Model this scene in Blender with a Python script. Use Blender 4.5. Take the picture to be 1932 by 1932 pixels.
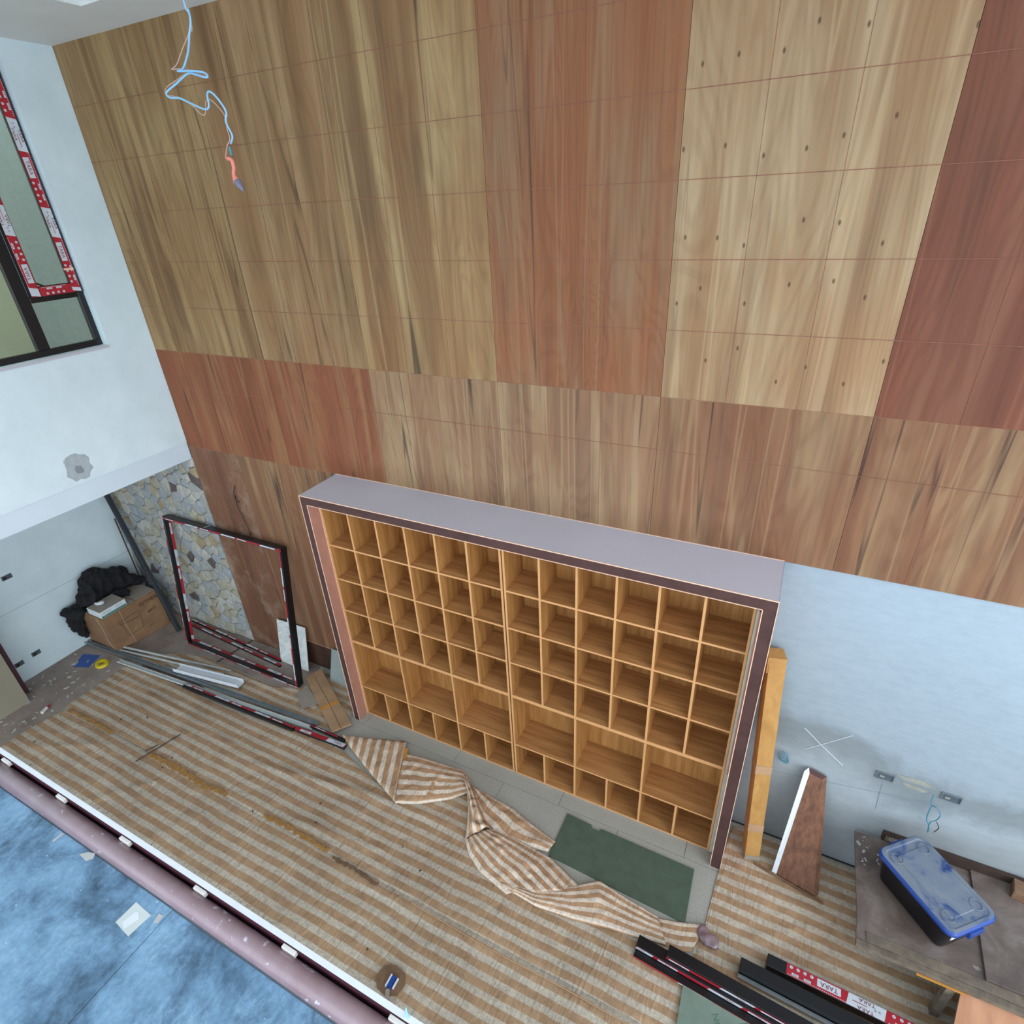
import bpy, bmesh, math, random
from math import radians as R_, sin, cos, pi
from mathutils import Vector as V, Matrix, noise
for o in list(bpy.data.objects): bpy.data.objects.remove(o, do_unlink=True)
S = bpy.context.scene; COL = S.collection
random.seed(7)
# ---------------- camera, sky, light, exposure ----------------
cd = bpy.data.cameras.new('camera'); cam = bpy.data.objects.new('camera', cd); COL.objects.link(cam)
cam.matrix_world = Matrix([[0.895293, -0.176634, 0.408963, 6.011776], [0.443106, 0.447697, -0.776675, -3.703039], [-0.045904, 0.876566, 0.479088, 5.104577], [0, 0, 0, 1]])
cd.sensor_width = 36; cd.sensor_fit = 'HORIZONTAL'; cd.lens = 20.0725; cd.clip_start = .02; cd.clip_end = 200
S.camera = cam
S.view_settings.view_transform = 'Standard'; S.view_settings.look = 'None'
S.view_settings.exposure = 0.45; S.view_settings.gamma = 1; S.view_settings.use_curve_mapping = False
W = bpy.data.worlds.new('sky'); S.world = W; W.use_nodes = True
nt = W.node_tree; nt.nodes.clear()
wo = nt.nodes.new('ShaderNodeOutputWorld'); bg = nt.nodes.new('ShaderNodeBackground')
tc = nt.nodes.new('ShaderNodeTexCoord'); sx = nt.nodes.new('ShaderNodeSeparateXYZ'); cr = nt.nodes.new('ShaderNodeValToRGB')
nt.links.new(tc.outputs['Generated'], sx.inputs[0]); nt.links.new(sx.outputs['Z'], cr.inputs[0])
cr.color_ramp.elements[0].position = 0.0; cr.color_ramp.elements[0].color = (.78, .89, 1.0, 1)
cr.color_ramp.elements[1].position = .5; cr.color_ramp.elements[1].color = (.70, .84, 1.0, 1)
nt.links.new(cr.outputs[0], bg.inputs[0]); bg.inputs[1].default_value = 2.0
nt.links.new(bg.outputs[0], wo.inputs[0])
# wide sun lamp added to stand in for the bright window side at right
sd = bpy.data.lights.new('window_side_sun', 'SUN'); sd.energy = 1.1; sd.angle = R_(40); sd.color = (1.0, .97, .93)
so = bpy.data.objects.new('window_side_sun', sd); COL.objects.link(so)
so.rotation_euler = V((-.70, .58, -.46)).to_track_quat('-Z', 'Y').to_euler()

# ---------------- material helpers ----------------
def lin(c):
    if isinstance(c, str): c = [int(c[i:i+2], 16)/255 for i in (0, 2, 4)]
    return tuple(x/12.92 if x <= .04045 else ((x+.055)/1.055)**2.4 for x in c[:3]) + (1,)
class N:
    def __init__(s, name):
        s.m = bpy.data.materials.new(name); s.m.use_nodes = True; s.t = s.m.node_tree
        s.b = s.t.nodes['Principled BSDF']
    def n(s, ty, **k):
        x = s.t.nodes.new('ShaderNode'+ty)
        for a, v in k.items():
            if hasattr(x, a): setattr(x, a, v)
            else: x.inputs[a].default_value = v
        return x
    def l(s, a, b): s.t.links.new(a, b)
    def pos(s, scale=(1, 1, 1), kind='pos', seed=False):
        if kind == 'pos': src = s.n('NewGeometry').outputs['Position']
        else: src = s.n('TexCoord').outputs[{'obj': 'Object', 'uv': 'UV'}[kind]]
        mp = s.n('Mapping'); mp.inputs['Scale'].default_value = scale
        if seed:
            oi = s.n('ObjectInfo'); ad = s.n('VectorMath', operation='MULTIPLY_ADD')
            cb = s.n('CombineXYZ'); s.l(oi.outputs['Random'], cb.inputs[0]); s.l(oi.outputs['Random'], cb.inputs[1]); s.l(oi.outputs['Random'], cb.inputs[2])
            s.l(cb.outputs[0], ad.inputs[0]); ad.inputs[1].default_value = (37, 53, 91); s.l(src, ad.inputs[2]); src = ad.outputs[0]
        s.l(src, mp.inputs['Vector']); return mp.outputs[0]
    def noise(s, vec, scale=5, detail=4, rough=.55, dist=0):
        x = s.n('TexNoise'); x.inputs['Scale'].default_value = scale; x.inputs['Detail'].default_value = detail
        x.inputs['Roughness'].default_value = rough; x.inputs['Distortion'].default_value = dist
        s.l(vec, x.inputs['Vector']); return x.outputs['Fac']
    def ramp(s, f, pts, interp='LINEAR'):
        x = s.n('ValToRGB'); e = x.color_ramp.elements; x.color_ramp.interpolation = interp
        while len(e) < len(pts): e.new(.5)
        for i, (p, c) in enumerate(pts):
            e[i].position = p; e[i].color = c if len(c) == 4 and not isinstance(c, str) else lin(c)
        s.l(f, x.inputs[0]); return x.outputs[0]
    def mix(s, f, a, b, mode='MIX'):
        x = s.n('Mix', data_type='RGBA', blend_type=mode)
        for v, i in ((f, 0), (a, 6), (b, 7)):
            if hasattr(v, 'links'): s.l(v, x.inputs[i])
            else: x.inputs[i].default_value = v if i == 0 else (lin(v) if isinstance(v, str) or len(v) == 3 else v)
        return x.outputs[2]
    def math(s, op, a, b=0, c=0):
        x = s.n('Math', operation=op)
        for i, v in enumerate((a, b, c)):
            if hasattr(v, 'links'): s.l(v, x.inputs[i])
            else: x.inputs[i].default_value = v
        return x.outputs[0]
    def out(s, col=None, rough=None, bump=None, bs=.2, bd=.01, spec=None, metal=None):
        if col is not None:
            if hasattr(col, 'links'): s.l(col, s.b.inputs['Base Color'])
            else: s.b.inputs['Base Color'].default_value = lin(col)
        if rough is not None:
            if hasattr(rough, 'links'): s.l(rough, s.b.inputs['Roughness'])
            else: s.b.inputs['Roughness'].default_value = rough
        if spec is not None: s.b.inputs['Specular IOR Level'].default_value = spec
        if metal is not None: s.b.inputs['Metallic'].default_value = metal
        if bump is not None:
            x = s.n('Bump'); x.inputs['Strength'].default_value = bs; x.inputs['Distance'].default_value = bd
            s.l(bump, x.inputs['Height']); s.l(x.outputs[0], s.b.inputs['Normal'])
        return s.m
GREY0 = (0, 0, 0, 1); WHT = (1, 1, 1, 1)
def plain(name, col, rough=.5, var=.12, scale=8, bump=.0, metal=0, spec=.5):
    a = N(name); p = a.pos(); f = a.noise(p, scale, 5)
    c0 = lin(col); lo = tuple(x*(1-var) for x in c0[:3])+(1,); hi = tuple(min(1, x*(1+var)) for x in c0[:3])+(1,)
    c = a.ramp(f, [(.3, lo), (.7, hi)])
    return a.out(c, rough, f if bump else None, bump, .004, spec, metal)
PK = (.80, .76, .78)
def plywood(name, dark, mid, light, streak='5c4c38', red=None, swirl=.3, knots=False, dust=None, mort=.8, warm='a5764e'):
    a = N(name); ro = .62
    def ds(c): return tuple(min(1, x*k) for x, k in zip(lin(c)[:3], PK))+(1,)
    dark, mid, light, streak, warm = ds(dark), ds(mid), ds(light), ds(streak), ds(warm)
    p = a.pos((1, 1, 1), 'obj', True)
    def sc(x, z):
        m = a.n('Mapping'); m.inputs['Scale'].default_value = (x, 1, z); a.l(p, m.inputs['Vector']); return m.outputs[0]
    broad = a.noise(sc(4.0, .30), 1, 3, .55, .25)
    base = a.ramp(broad, [(.30, dark), (.45, mid), (.58, light), (.70, mid)])
    wf = a.ramp(a.noise(sc(2.2, .9), 1, 3, .55, .4), [(.42, GREY0), (.62, WHT)])
    base = a.mix(a.math('MULTIPLY', wf, .55), base, warm)
    if red:
        rf = a.ramp(a.noise(sc(5, .5), 1, 2), [(.4, GREY0), (.6, WHT)]); base = a.mix(a.math('MULTIPLY', rf, .6), base, ds(red))
    # figure: contour lines of a slow field, cathedral shaped where the field peaks
    fld = a.noise(sc(2.6, .38), 1, 2, .45, swirl)
    ln = a.math('SINE', a.math('MULTIPLY', fld, 130.0)); ln = a.math('MULTIPLY_ADD', ln, .5, .5)
    br0 = a.noise(sc(20, 1.2), 1, 3)
    base = a.mix(a.math('MULTIPLY', br0, .55), base, a.ramp(ln, [(.1, (.74, .68, .62, 1)), (.6, (1.06, 1.05, 1.02, 1))]), 'MULTIPLY')
    fine = a.noise(sc(42, 1.0), 1, 5, .65, .3)
    base = a.mix(.55, base, a.ramp(fine, [(.32, (.78, .75, .72, 1)), (.52, WHT), (.70, (1.12, 1.10, 1.04, 1))]), 'MULTIPLY')
    # mineral streaks and pale sapwood streaks
    st = a.noise(sc(5.2, .17), 1.0, 2, .45, .5)
    k = a.ramp(st, [(.0, GREY0), (.590, GREY0), (.600, WHT), (.606, WHT), (.618, GREY0)])
    br = a.ramp(a.noise(sc(9, .9), 1, 3), [(.40, GREY0), (.58, WHT)])
    base = a.mix(a.math('MULTIPLY', a.math('MULTIPLY', k, br), mort), base, streak)
    st2 = a.noise(sc(6.2, .20), 1.0, 2, .4, .4)
    k2 = a.ramp(st2, [(.36, GREY0), (.385, WHT), (.40, WHT), (.42, GREY0)])
    base = a.mix(a.math('MULTIPLY', k2, .40), base, tuple(min(1, x*1.15) for x in light[:3])+(1,))
    if knots:
        sp = a.n('SeparateXYZ'); a.l(p, sp.inputs[0]); cb = a.n('CombineXYZ'); a.l(a.math('MULTIPLY', sp.outputs[0], 5.0), cb.inputs[0]); a.l(a.math('MULTIPLY', sp.outputs[2], 2.6), cb.inputs[1])
        vo = a.n('TexVoronoi', feature='F1', voronoi_dimensions='2D'); vo.inputs['Scale'].default_value = 1; vo.inputs['Randomness'].default_value = .55; a.l(cb.outputs[0], vo.inputs['Vector'])
        kk = a.ramp(vo.outputs['Distance'], [(.0, WHT), (.022, WHT), (.045, GREY0)])
        base = a.mix(a.math('MULTIPLY', kk, .8), base, '4a3323')
    if dust:
        df = a.ramp(a.noise(sc(2.6, 2.0), 1, 6, .65), [(.5, GREY0), (.72, WHT)])
        base = a.mix(a.math('MULTIPLY', df, .5), base, dust)
    return a.out(base, ro, fine, .12, .003, .25)
def veneer(name, axis, c1='c98c4e', c2='a86f38', c3='dba263'):
    a = N(name); s = [14, 14, 14]; s[axis] = .9
    p = a.pos(tuple(s), 'obj', True); f = a.noise(p, 1.6, 5, .62, .15)
    s2 = [90, 90, 90]; s2[axis] = 3
    g = a.noise(a.pos(tuple(s2), 'obj', True), 1.4, 3, .6)
    c = a.ramp(f, [(.3, c2), (.5, c1), (.7, c3)])
    c = a.mix(.55, c, a.ramp(g, [(.3, (.78, .74, .7, 1)), (.65, (1.06, 1.05, 1.03, 1))]), 'MULTIPLY')
    return a.out(c, .42, g, .06, .002, .35)
def stripes(name, kind):
    a = N(name)
    if kind == 'pos':
        p = a.pos(); sp = a.n('SeparateXYZ'); a.l(p, sp.inputs[0])
        wob = a.noise(a.pos((.9, .9, 1)), 1.3, 2); wob2 = a.noise(a.pos((7, 7, 1)), 1, 2)
        y = a.math('ADD', sp.outputs[1], a.math('MULTIPLY', wob, .05)); y = a.math('ADD', y, a.math('MULTIPLY', wob2, .014))
        t = a.math('FRACT', a.math('MULTIPLY_ADD', y, 1/.1045, .35))
    else:
        p = a.pos(kind='uv'); sp = a.n('SeparateXYZ'); a.l(p, sp.inputs[0])
        t = a.math('FRACT', sp.outputs[0]); p = a.pos()
    w = a.ramp(t, [(.0, GREY0), (.05, WHT), (.46, WHT), (.52, GREY0), (.97, GREY0)])
    fine = a.noise(p, 42, 5, .65); big = a.noise(p, 1.6, 4, .6); mid = a.noise(p, 7, 4, .6, .6)
    white = a.ramp(fine, [(.30, 'ab9f8e'), (.58, 'cdbfac')]); tan = a.ramp(mid, [(.3, 'a28163'), (.7, 'bd9b79')])
    if kind != 'pos':
        white = a.ramp(fine, [(.3, 'cdbba9'), (.6, 'eedcc9')]); tan = a.ramp(mid, [(.3, 'ab8464'), (.7, 'cda47f')])
    c = a.mix(w, tan, white)
    d = a.ramp(big, [(.35, (.80, .79, .78, 1)), (.65, (1.06, 1.05, 1.03, 1))]); c = a.mix(.8, c, d, 'MULTIPLY')
    spk = a.ramp(a.noise(p, 15, 3, .7), [(.69, GREY0), (.74, WHT)]); c = a.mix(a.math('MULTIPLY', spk, .45), c, '6d5b47')
    # small pleats running across the sheet
    wv = a.noise(a.pos((11, 2.2, 1)), 1.5, 3, .5, 1.2)
    bp = a.math('ADD', wv, a.math('MULTIPLY', fine, .25))
    return a.out(c, .48, bp, .55, .03, .35)

M = {}
M['white'] = plain('white_paint', 'e6e8e6', .55, .03, 3)
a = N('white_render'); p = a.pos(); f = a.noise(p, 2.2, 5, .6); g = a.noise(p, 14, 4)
M['wallwhite'] = a.out(a.mix(.35, a.ramp(f, [(.3, 'ccdde2'), (.7, 'dbeaef')]), a.ramp(g, [(.62, WHT), (.72, (.9, .92, .92, 1))]), 'MULTIPLY'), .6, g, .05, .004)  # white walls; the bluish cast of the light is tinted into the base
M['fascia'] = plain('white_fascia', 'cddae3', .6, .02, 3)  # same bluish light cast tinted in as on the walls
M['ceil'] = plain('ceiling_paint', 'dcdedd', .7, .03, 3)
M['sage'] = plain('sage_paint', 'cdd0bd', .7, .04, 2)
# cement render with lighter trowelled fields
a = N('cement_render'); p = a.pos(); f = a.noise(p, .9, 5, .62, .4); f2 = a.noise(a.pos((5, 5, 22)), 1.2, 4, .6); f3 = a.noise(p, 18, 4, .6)
sp = a.n('SeparateXYZ'); a.l(p, sp.inputs[0])
hz = a.math('ADD', sp.outputs[2], a.math('MULTIPLY', f, 1.3)); hz = a.math('ADD', hz, a.math('MULTIPLY', a.math('SUBTRACT', sp.outputs[0], 6.2), .05))
c = a.ramp(hz, [(.0, '8f9aa0'), (.38, '9ba8ae'), (.44, 'a7b3ba')])
x = a.n('MapRange'); a.l(hz, x.inputs['Value']); x.inputs['From Min'].default_value = 1.2; x.inputs['From Max'].default_value = 3.4
c = a.ramp(x.outputs[0], [(.05, '949a9c'), (.18, '9ba3a7'), (.28, '80878a'), (.36, '7c8487'), (.44, '919da5'), (.9, '97a5af')])
c = a.mix(.35, c, a.ramp(f2, [(.35, (.86, .88, .9, 1)), (.6, (1.06, 1.06, 1.06, 1))]), 'MULTIPLY')
c = a.mix(.3, c, a.ramp(f3, [(.3, (.84, .86, .86, 1)), (.6, (1.04, 1.04, 1.04, 1))]), 'MULTIPLY')
M['cement'] = a.out(c, .6, f3, .1, .004)
a = N('floor_tile'); p = a.pos(); f = a.noise(p, 60, 4, .6); g = a.noise(p, 2.4, 4, .6)
M['tile'] = a.out(a.mix(.6, a.ramp(f, [(.3, 'a19e94'), (.7, 'b1ada4')]), a.ramp(g, [(.3, (.88, .87, .86, 1)), (.7, (1.03, 1.03, 1.03, 1))]), 'MULTIPLY'), .5)
M['grout'] = plain('grout', '35332f', .9)
M['tarp'] = stripes('striped_sheet', 'pos'); M['tarp_fold'] = stripes('striped_sheet_fold', 'uv')
M['tan'] = plain('tan_film', 'c49a72', .35, .1, 9)
a = N('dusty_board'); p = a.pos(); f = a.noise(p, 2.2, 6, .65); g = a.noise(a.pos((3, 30, 1)), 1, 4)
M['dustboard'] = a.out(a.mix(.5, a.ramp(f, [(.3, '7d6e66'), (.6, '9c8d83'), (.8, 'a59b91')]), a.ramp(g, [(.3, (.85, .85, .85, 1)), (.7, (1.08, 1.08, 1.08, 1))]), 'MULTIPLY'), .7)
M['floorpaper'] = a.m
M['dirt'] = plain('bare_dirty_floor', '735c4c', .8, .25, 6)
# dark film faced ply on the upper floor, sky reflection painted in as blue
a = N('film_faced_ply'); p = a.pos(); f = a.noise(p, 3.4, 8, .72, .25); g = a.noise(a.pos((70, 9, 1)), 1, 4, .6); h = a.noise(p, 1.3, 3)
c = a.ramp(f, [(.30, '2c3c4a'), (.41, '4f6c84'), (.52, '7295b0'), (.72, '8fb2cc')])
c = a.mix(.5, c, a.ramp(g, [(.3, (.8, .82, .85, 1)), (.7, (1.12, 1.12, 1.12, 1))]), 'MULTIPLY')
sp = a.ramp(a.noise(p, 46, 2, .5), [(.73, GREY0), (.76, WHT)]); c = a.mix(a.math('MULTIPLY', sp, .6), c, 'c6dbe8')
sm = a.n('TexWave'); sm.inputs['Scale'].default_value = 9; sm.inputs['Distortion'].default_value = 14; sm.inputs['Detail'].default_value = 5; sm.inputs['Detail Roughness'].default_value = .7; a.l(p, sm.inputs['Vector'])
sf = a.ramp(a.noise(p, 4.5, 3), [(.5, GREY0), (.66, WHT)]); c = a.mix(a.math('MULTIPLY', a.math('MULTIPLY', a.ramp(sm.outputs['Fac'], [(.6, GREY0), (.95, WHT)]), sf), .16), c, 'b4cfe2')
fg = a.noise(p, 60, 4, .7); c = a.mix(.45, c, a.ramp(fg, [(.35, (.74, .77, .80, 1)), (.62, (1.12, 1.12, 1.12, 1))]), 'MULTIPLY')
M['film'] = a.out(c, a.ramp(f, [(.3, (.5, .5, .5, 1)), (.7, (.32, .32, .32, 1))]), g, .08, .002)
a = N('primed_pipe'); p = a.pos(); f = a.noise(p, 300, 3, .6); g = a.noise(p, 12, 5, .6)
c = a.ramp(g, [(.3, '84696c'), (.7, '927a80')]); c = a.mix(a.math('MULTIPLY', a.ramp(a.noise(p, 32, 3), [(.66, GREY0), (.72, WHT)]), .7), c, 'cfd3dc')
M['pipe'] = a.out(c, .30, f, .10, .0012, .9)
M['maroon'] = plain('red_oxide_primer', '4d2430', .5, .15)
M['coat'] = plain('white_coat', 'dfe2e6', .4, .04, 20)
M['perspex'] = plain('clear_block', 'd9d5cf', .2, .05)
M['lam'] = plain('grey_laminate', 'bdbac4', .45, .03, 2)
M['film_dk'] = plain('dark_film', '4e3532', .6, .18, 7, spec=.25)
M['sidered'] = plain('red_ply_face', 'b07e6c', .5, .1, 6)
M['paleedge'] = plain('pale_ply_edge', 'e6bfa4', .6, .06)
M['filler'] = plain('filler_strip', 'b9b3a0', .6, .1)
M['ven_x'] = veneer('oak_veneer_along', 0, 'b07e4d', '93663c', 'c4925f'); M['ven_y'] = veneer('oak_veneer_deep', 1, 'b57c46', '94602f', 'c68b50'); M['ven_z'] = veneer('oak_veneer_upright', 2, 'b07e48', '936433', 'c29058')
M['edge'] = plain('oak_edge_band', 'd09a66', .45, .06, 9)
M['black'] = plain('black_powder_coat', '0d0d10', .38, .2)
M['blackm'] = plain('black_frame', '151519', .3, .2)
M['rubber'] = plain('dark_grey_profile', '2b3036', .4, .15)
M['red'] = plain('tape_red', 'a8222f', .35, .08); M['tapew'] = plain('tape_white', 'c6ccd2', .35, .04)
M['redink'] = plain('red_ink', '6e1522', .5, .05)
M['galv'] = plain('galvanised_steel', '9ba3a6', .35, .12, 14, metal=.7)
M['alu'] = plain('white_coated_profile', 'c6ccc9', .4, .05)
M['wood'] = plain('weathered_wood', '7a5c44', .7, .25, 12)
M['strip'] = plain('brown_strip', '52403a', .7, .15)
a = N('cardboard'); p = a.pos(); f = a.noise(p, 5, 5, .6); M['card'] = a.out(a.ramp(f, [(.3, '7c5c42'), (.7, '92704f')]), .75)
a = N('light_cardboard'); p = a.pos(); f = a.noise(p, 5, 5, .6); M['card2'] = a.out(a.ramp(f, [(.3, '9d7c5d'), (.7, 'b7926e')]), .75)
a = N('ochre_cardboard'); p = a.pos(); f = a.noise(a.pos((6, 6, 3)), 1.5, 5, .6, .5); M['cardy'] = a.out(a.ramp(f, [(.3, 'a4763c'), (.7, 'bf9152')]), .6, f, .2, .01)
M['cardin'] = plain('grey_card', '978c80', .8, .1)
M['packtape'] = plain('packing_tape', 'c78a3f', .3, .1)
M['ochre'] = plain('old_orange_foam', 'a67a42', .6, .25, 30)
M['beige'] = plain('beige_board', '8b8471', .6, .05, 3)
M['fabric'] = plain('black_cloth', '17171a', .95, .3, 20, .3)
M['blue'] = plain('blue_paper', '37579a', .7, .12, 20); M['yellow'] = plain('yellow_plastic', 'd9c11d', .4, .1)
M['paper'] = plain('white_paper', 'd7dcdf', .6, .05); M['teal'] = plain('teal_print', '1f7f7a', .5, .04); M['ink'] = plain('brown_ink', '4e3828', .8, .1)
a = N('marble'); p = a.pos(); f = a.noise(p, 3.5, 6, .6, 2.5)
M['marble'] = a.out(a.ramp(f, [(.455, 'd6dad6'), (.49, 'b9c0c0'), (.51, 'dee1dd')]), .15)
M['slab'] = plain('grey_stone_slab', '8d9590', .6, .1, 60)
a = N('green_board'); p = a.pos(); f = a.noise(p, 9, 5, .6); sk = a.ramp(a.noise(p, 26, 4, .7), [(.68, GREY0), (.78, WHT)])
M['green'] = a.out(a.mix(a.math('MULTIPLY', sk, .3), a.ramp(f, [(.3, '4a584a'), (.7, '566554')]), '8f998a'), .55)
a = N('pale_green_board'); f = a.noise(a.pos(), 6, 5, .6); M['green2'] = a.out(a.ramp(f, [(.3, '6d7e70'), (.7, '819181')]), .5)
M['greenink'] = plain('green_ink', '4a6a5e', .6)
a = N('brown_board'); p = a.pos(); f = a.noise(a.pos((30, 30, 6)), 1, 5, .7); g = a.noise(p, 5, 4)
M['brown'] = a.out(a.mix(.5, a.ramp(f, [(.35, '5c3c2b'), (.65, '84593f')]), a.ramp(g, [(.3, (.8, .8, .8, 1)), (.7, (1.15, 1.1, 1.1, 1))]), 'MULTIPLY'), .6)
a = N('worn_phenolic'); p = a.pos(); f = a.noise(p, 2.6, 6, .66, .8); g = a.noise(a.pos((5, 40, 5)), 1, 4)
c = a.mix(.5, a.ramp(f, [(.3, '4f403a'), (.5, '6b5c54'), (.7, '857a73')]), a.ramp(g, [(.3, (.84, .84, .84, 1)), (.7, (1.1, 1.1, 1.1, 1))]), 'MULTIPLY')
sk = a.ramp(a.noise(p, 13, 3, .6), [(.70, GREY0), (.72, WHT)]); M['plat'] = a.out(a.mix(a.math('MULTIPLY', sk, .35), c, 'b7b4ae'), .5, f, .1, .004)
M['timber'] = plain('grey_timber', '6d6052', .8, .3, 18, .2); M['timber2'] = plain('dark_timber', '3a2a22', .8, .25, 14)
a = N('orange_ply'); f = a.noise(a.pos((7, 2, 1)), 1.5, 5, .6); M['oply'] = a.out(a.ramp(f, [(.3, 'a06b4c'), (.7, 'b98663')]), .7)
a = N('blue_dusty_lid'); p = a.pos(); f = a.noise(p, 5.5, 6, .65, .8)
M['lid'] = a.out(a.ramp(f, [(.30, '223a72'), (.36, '4e5e80'), (.44, '6e7888'), (.75, '82868c')]), .42, f, .1, .002)
M['binblk'] = plain('black_plastic', '0b0b0f', .22, .2); M['binblu'] = plain('blue_plastic', '1d418f', .25, .1)
M['wblue'] = plain('blue_wire', '8fc3e6', .4, .05); M['wpink'] = plain('pink_wire', 'c99f8e', .4, .05); M['wteal'] = plain('teal_wire', '3d7f94', .4, .1)
M['wblk'] = plain('black_wire', '1c1a1a', .5, .05); M['coral'] = plain('coral_sleeve', 'ee8878', .5, .05); M['cap'] = plain('grey_violet_cap', '6d6878', .2, .2)
M['string'] = plain('string', 'b7a78c', .8, .05); M['chalk'] = plain('chalk_line_red', '8a5848', .9, .2)
M['seam'] = plain('dark_gap', '33261c', .9); M['dustw'] = plain('white_chip', 'b3b3ae', .7, .05)
M['hole'] = plain('socket_box_metal', '4c565f', .5, .3, 60); M['putty'] = plain('wet_plaster', '8e8f84', .7, .15, 20); M['patch'] = plain('grey_patch', 'a7b0b4', .8, .12, 25)
M['patch2'] = plain('dark_patch', '838c92', .8, .1, 25)
a = N('window_pane'); gl = a.n('BsdfGlossy'); gl.inputs['Roughness'].default_value = .03; tr = a.n('BsdfTransparent'); tr.inputs[0].default_value = (.86, .86, .76, 1)
mx = a.n('MixShader'); mx.inputs[0].default_value = .09; a.l(tr.outputs[0], mx.inputs[1]); a.l(gl.outputs[0], mx.inputs[2])
a.l(mx.outputs[0], a.t.nodes['Material Output'].inputs[0]); M['pane'] = a.m
for i, (c1, c2) in enumerate([('838684', 'a5a7a2'), ('92938e', 'b8b7ae'), ('82888c', '9fa5a8'), ('8a7b62', 'a39272'), ('8c8877', 'aca895'), ('4b4343', '645752')]):
    a = N('rubble_stone'); p = a.pos(); f = a.noise(p, 16, 6, .65); g = a.noise(p, 4, 3)
    c = a.ramp(f, [(.3, c1), (.7, c2)])
    if i < 5: c = a.mix(a.math('MULTIPLY', a.ramp(g, [(.55, GREY0), (.72, WHT)]), .45), c, 'a38a5c')
    M['st%d' % i] = a.out(c, .75, f, .5, .012)
M['mortar'] = plain('mortar', '807f77', .9, .1, 30)

# plywood palettes
PW = {
 'olive':  plywood('plywood_olive', '674e34', '8a6e4b', 'b39768', '53452f', warm='8f6a45'),
 'olive2': plywood('plywood_olive_light', '7c6040', '987a54', 'b0936a', '5c4a34', warm='a0774f'),
 'honey':  plywood('plywood_honey', '7c6042', '9b7d56', 'bca272', '4c4030', warm='9c7148'),
 'rose':   plywood('plywood_rose', '764f36', '916446', '9a7c5c', '4c3b2b', red='9a6340', swirl=1.1, warm='a46a43'),
 'pale':   plywood('plywood_pale', '957656', 'a98c67', 'bfa67f', '756450', knots=True, warm='aa8259', mort=.4),
 'red':    plywood('plywood_red', '68412f', '7f513c', '8e624a', '4a3229', red='844e3a', swirl=.5, mort=.3, warm='85543c'),
 'redrow': plywood('plywood_reddish_row', '74482f', '8c593d', '9f7650', '4c3828', red='945a3c', warm='935b3e'),
 'tan':    plywood('plywood_tan', '7d6149', '947559', 'b09670', '453b30', warm='9a7152', mort=.8, swirl=.9),
 'brown':  plywood('plywood_brown', '6f543f', '86664b', 'a48863', '40332a', red='8c5d41', warm='8a6248', mort=.85),
 'dusty':  plywood('plywood_dusty', '6a4a37', '7d5842', '8a674d', '5a4232', dust='b3a493', warm='7d5842'),
 'skirt':  plywood('plywood_dark_base', '382820', '453228', '52392c', '2c201a', mort=.2, warm='453228'),
}

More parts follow.
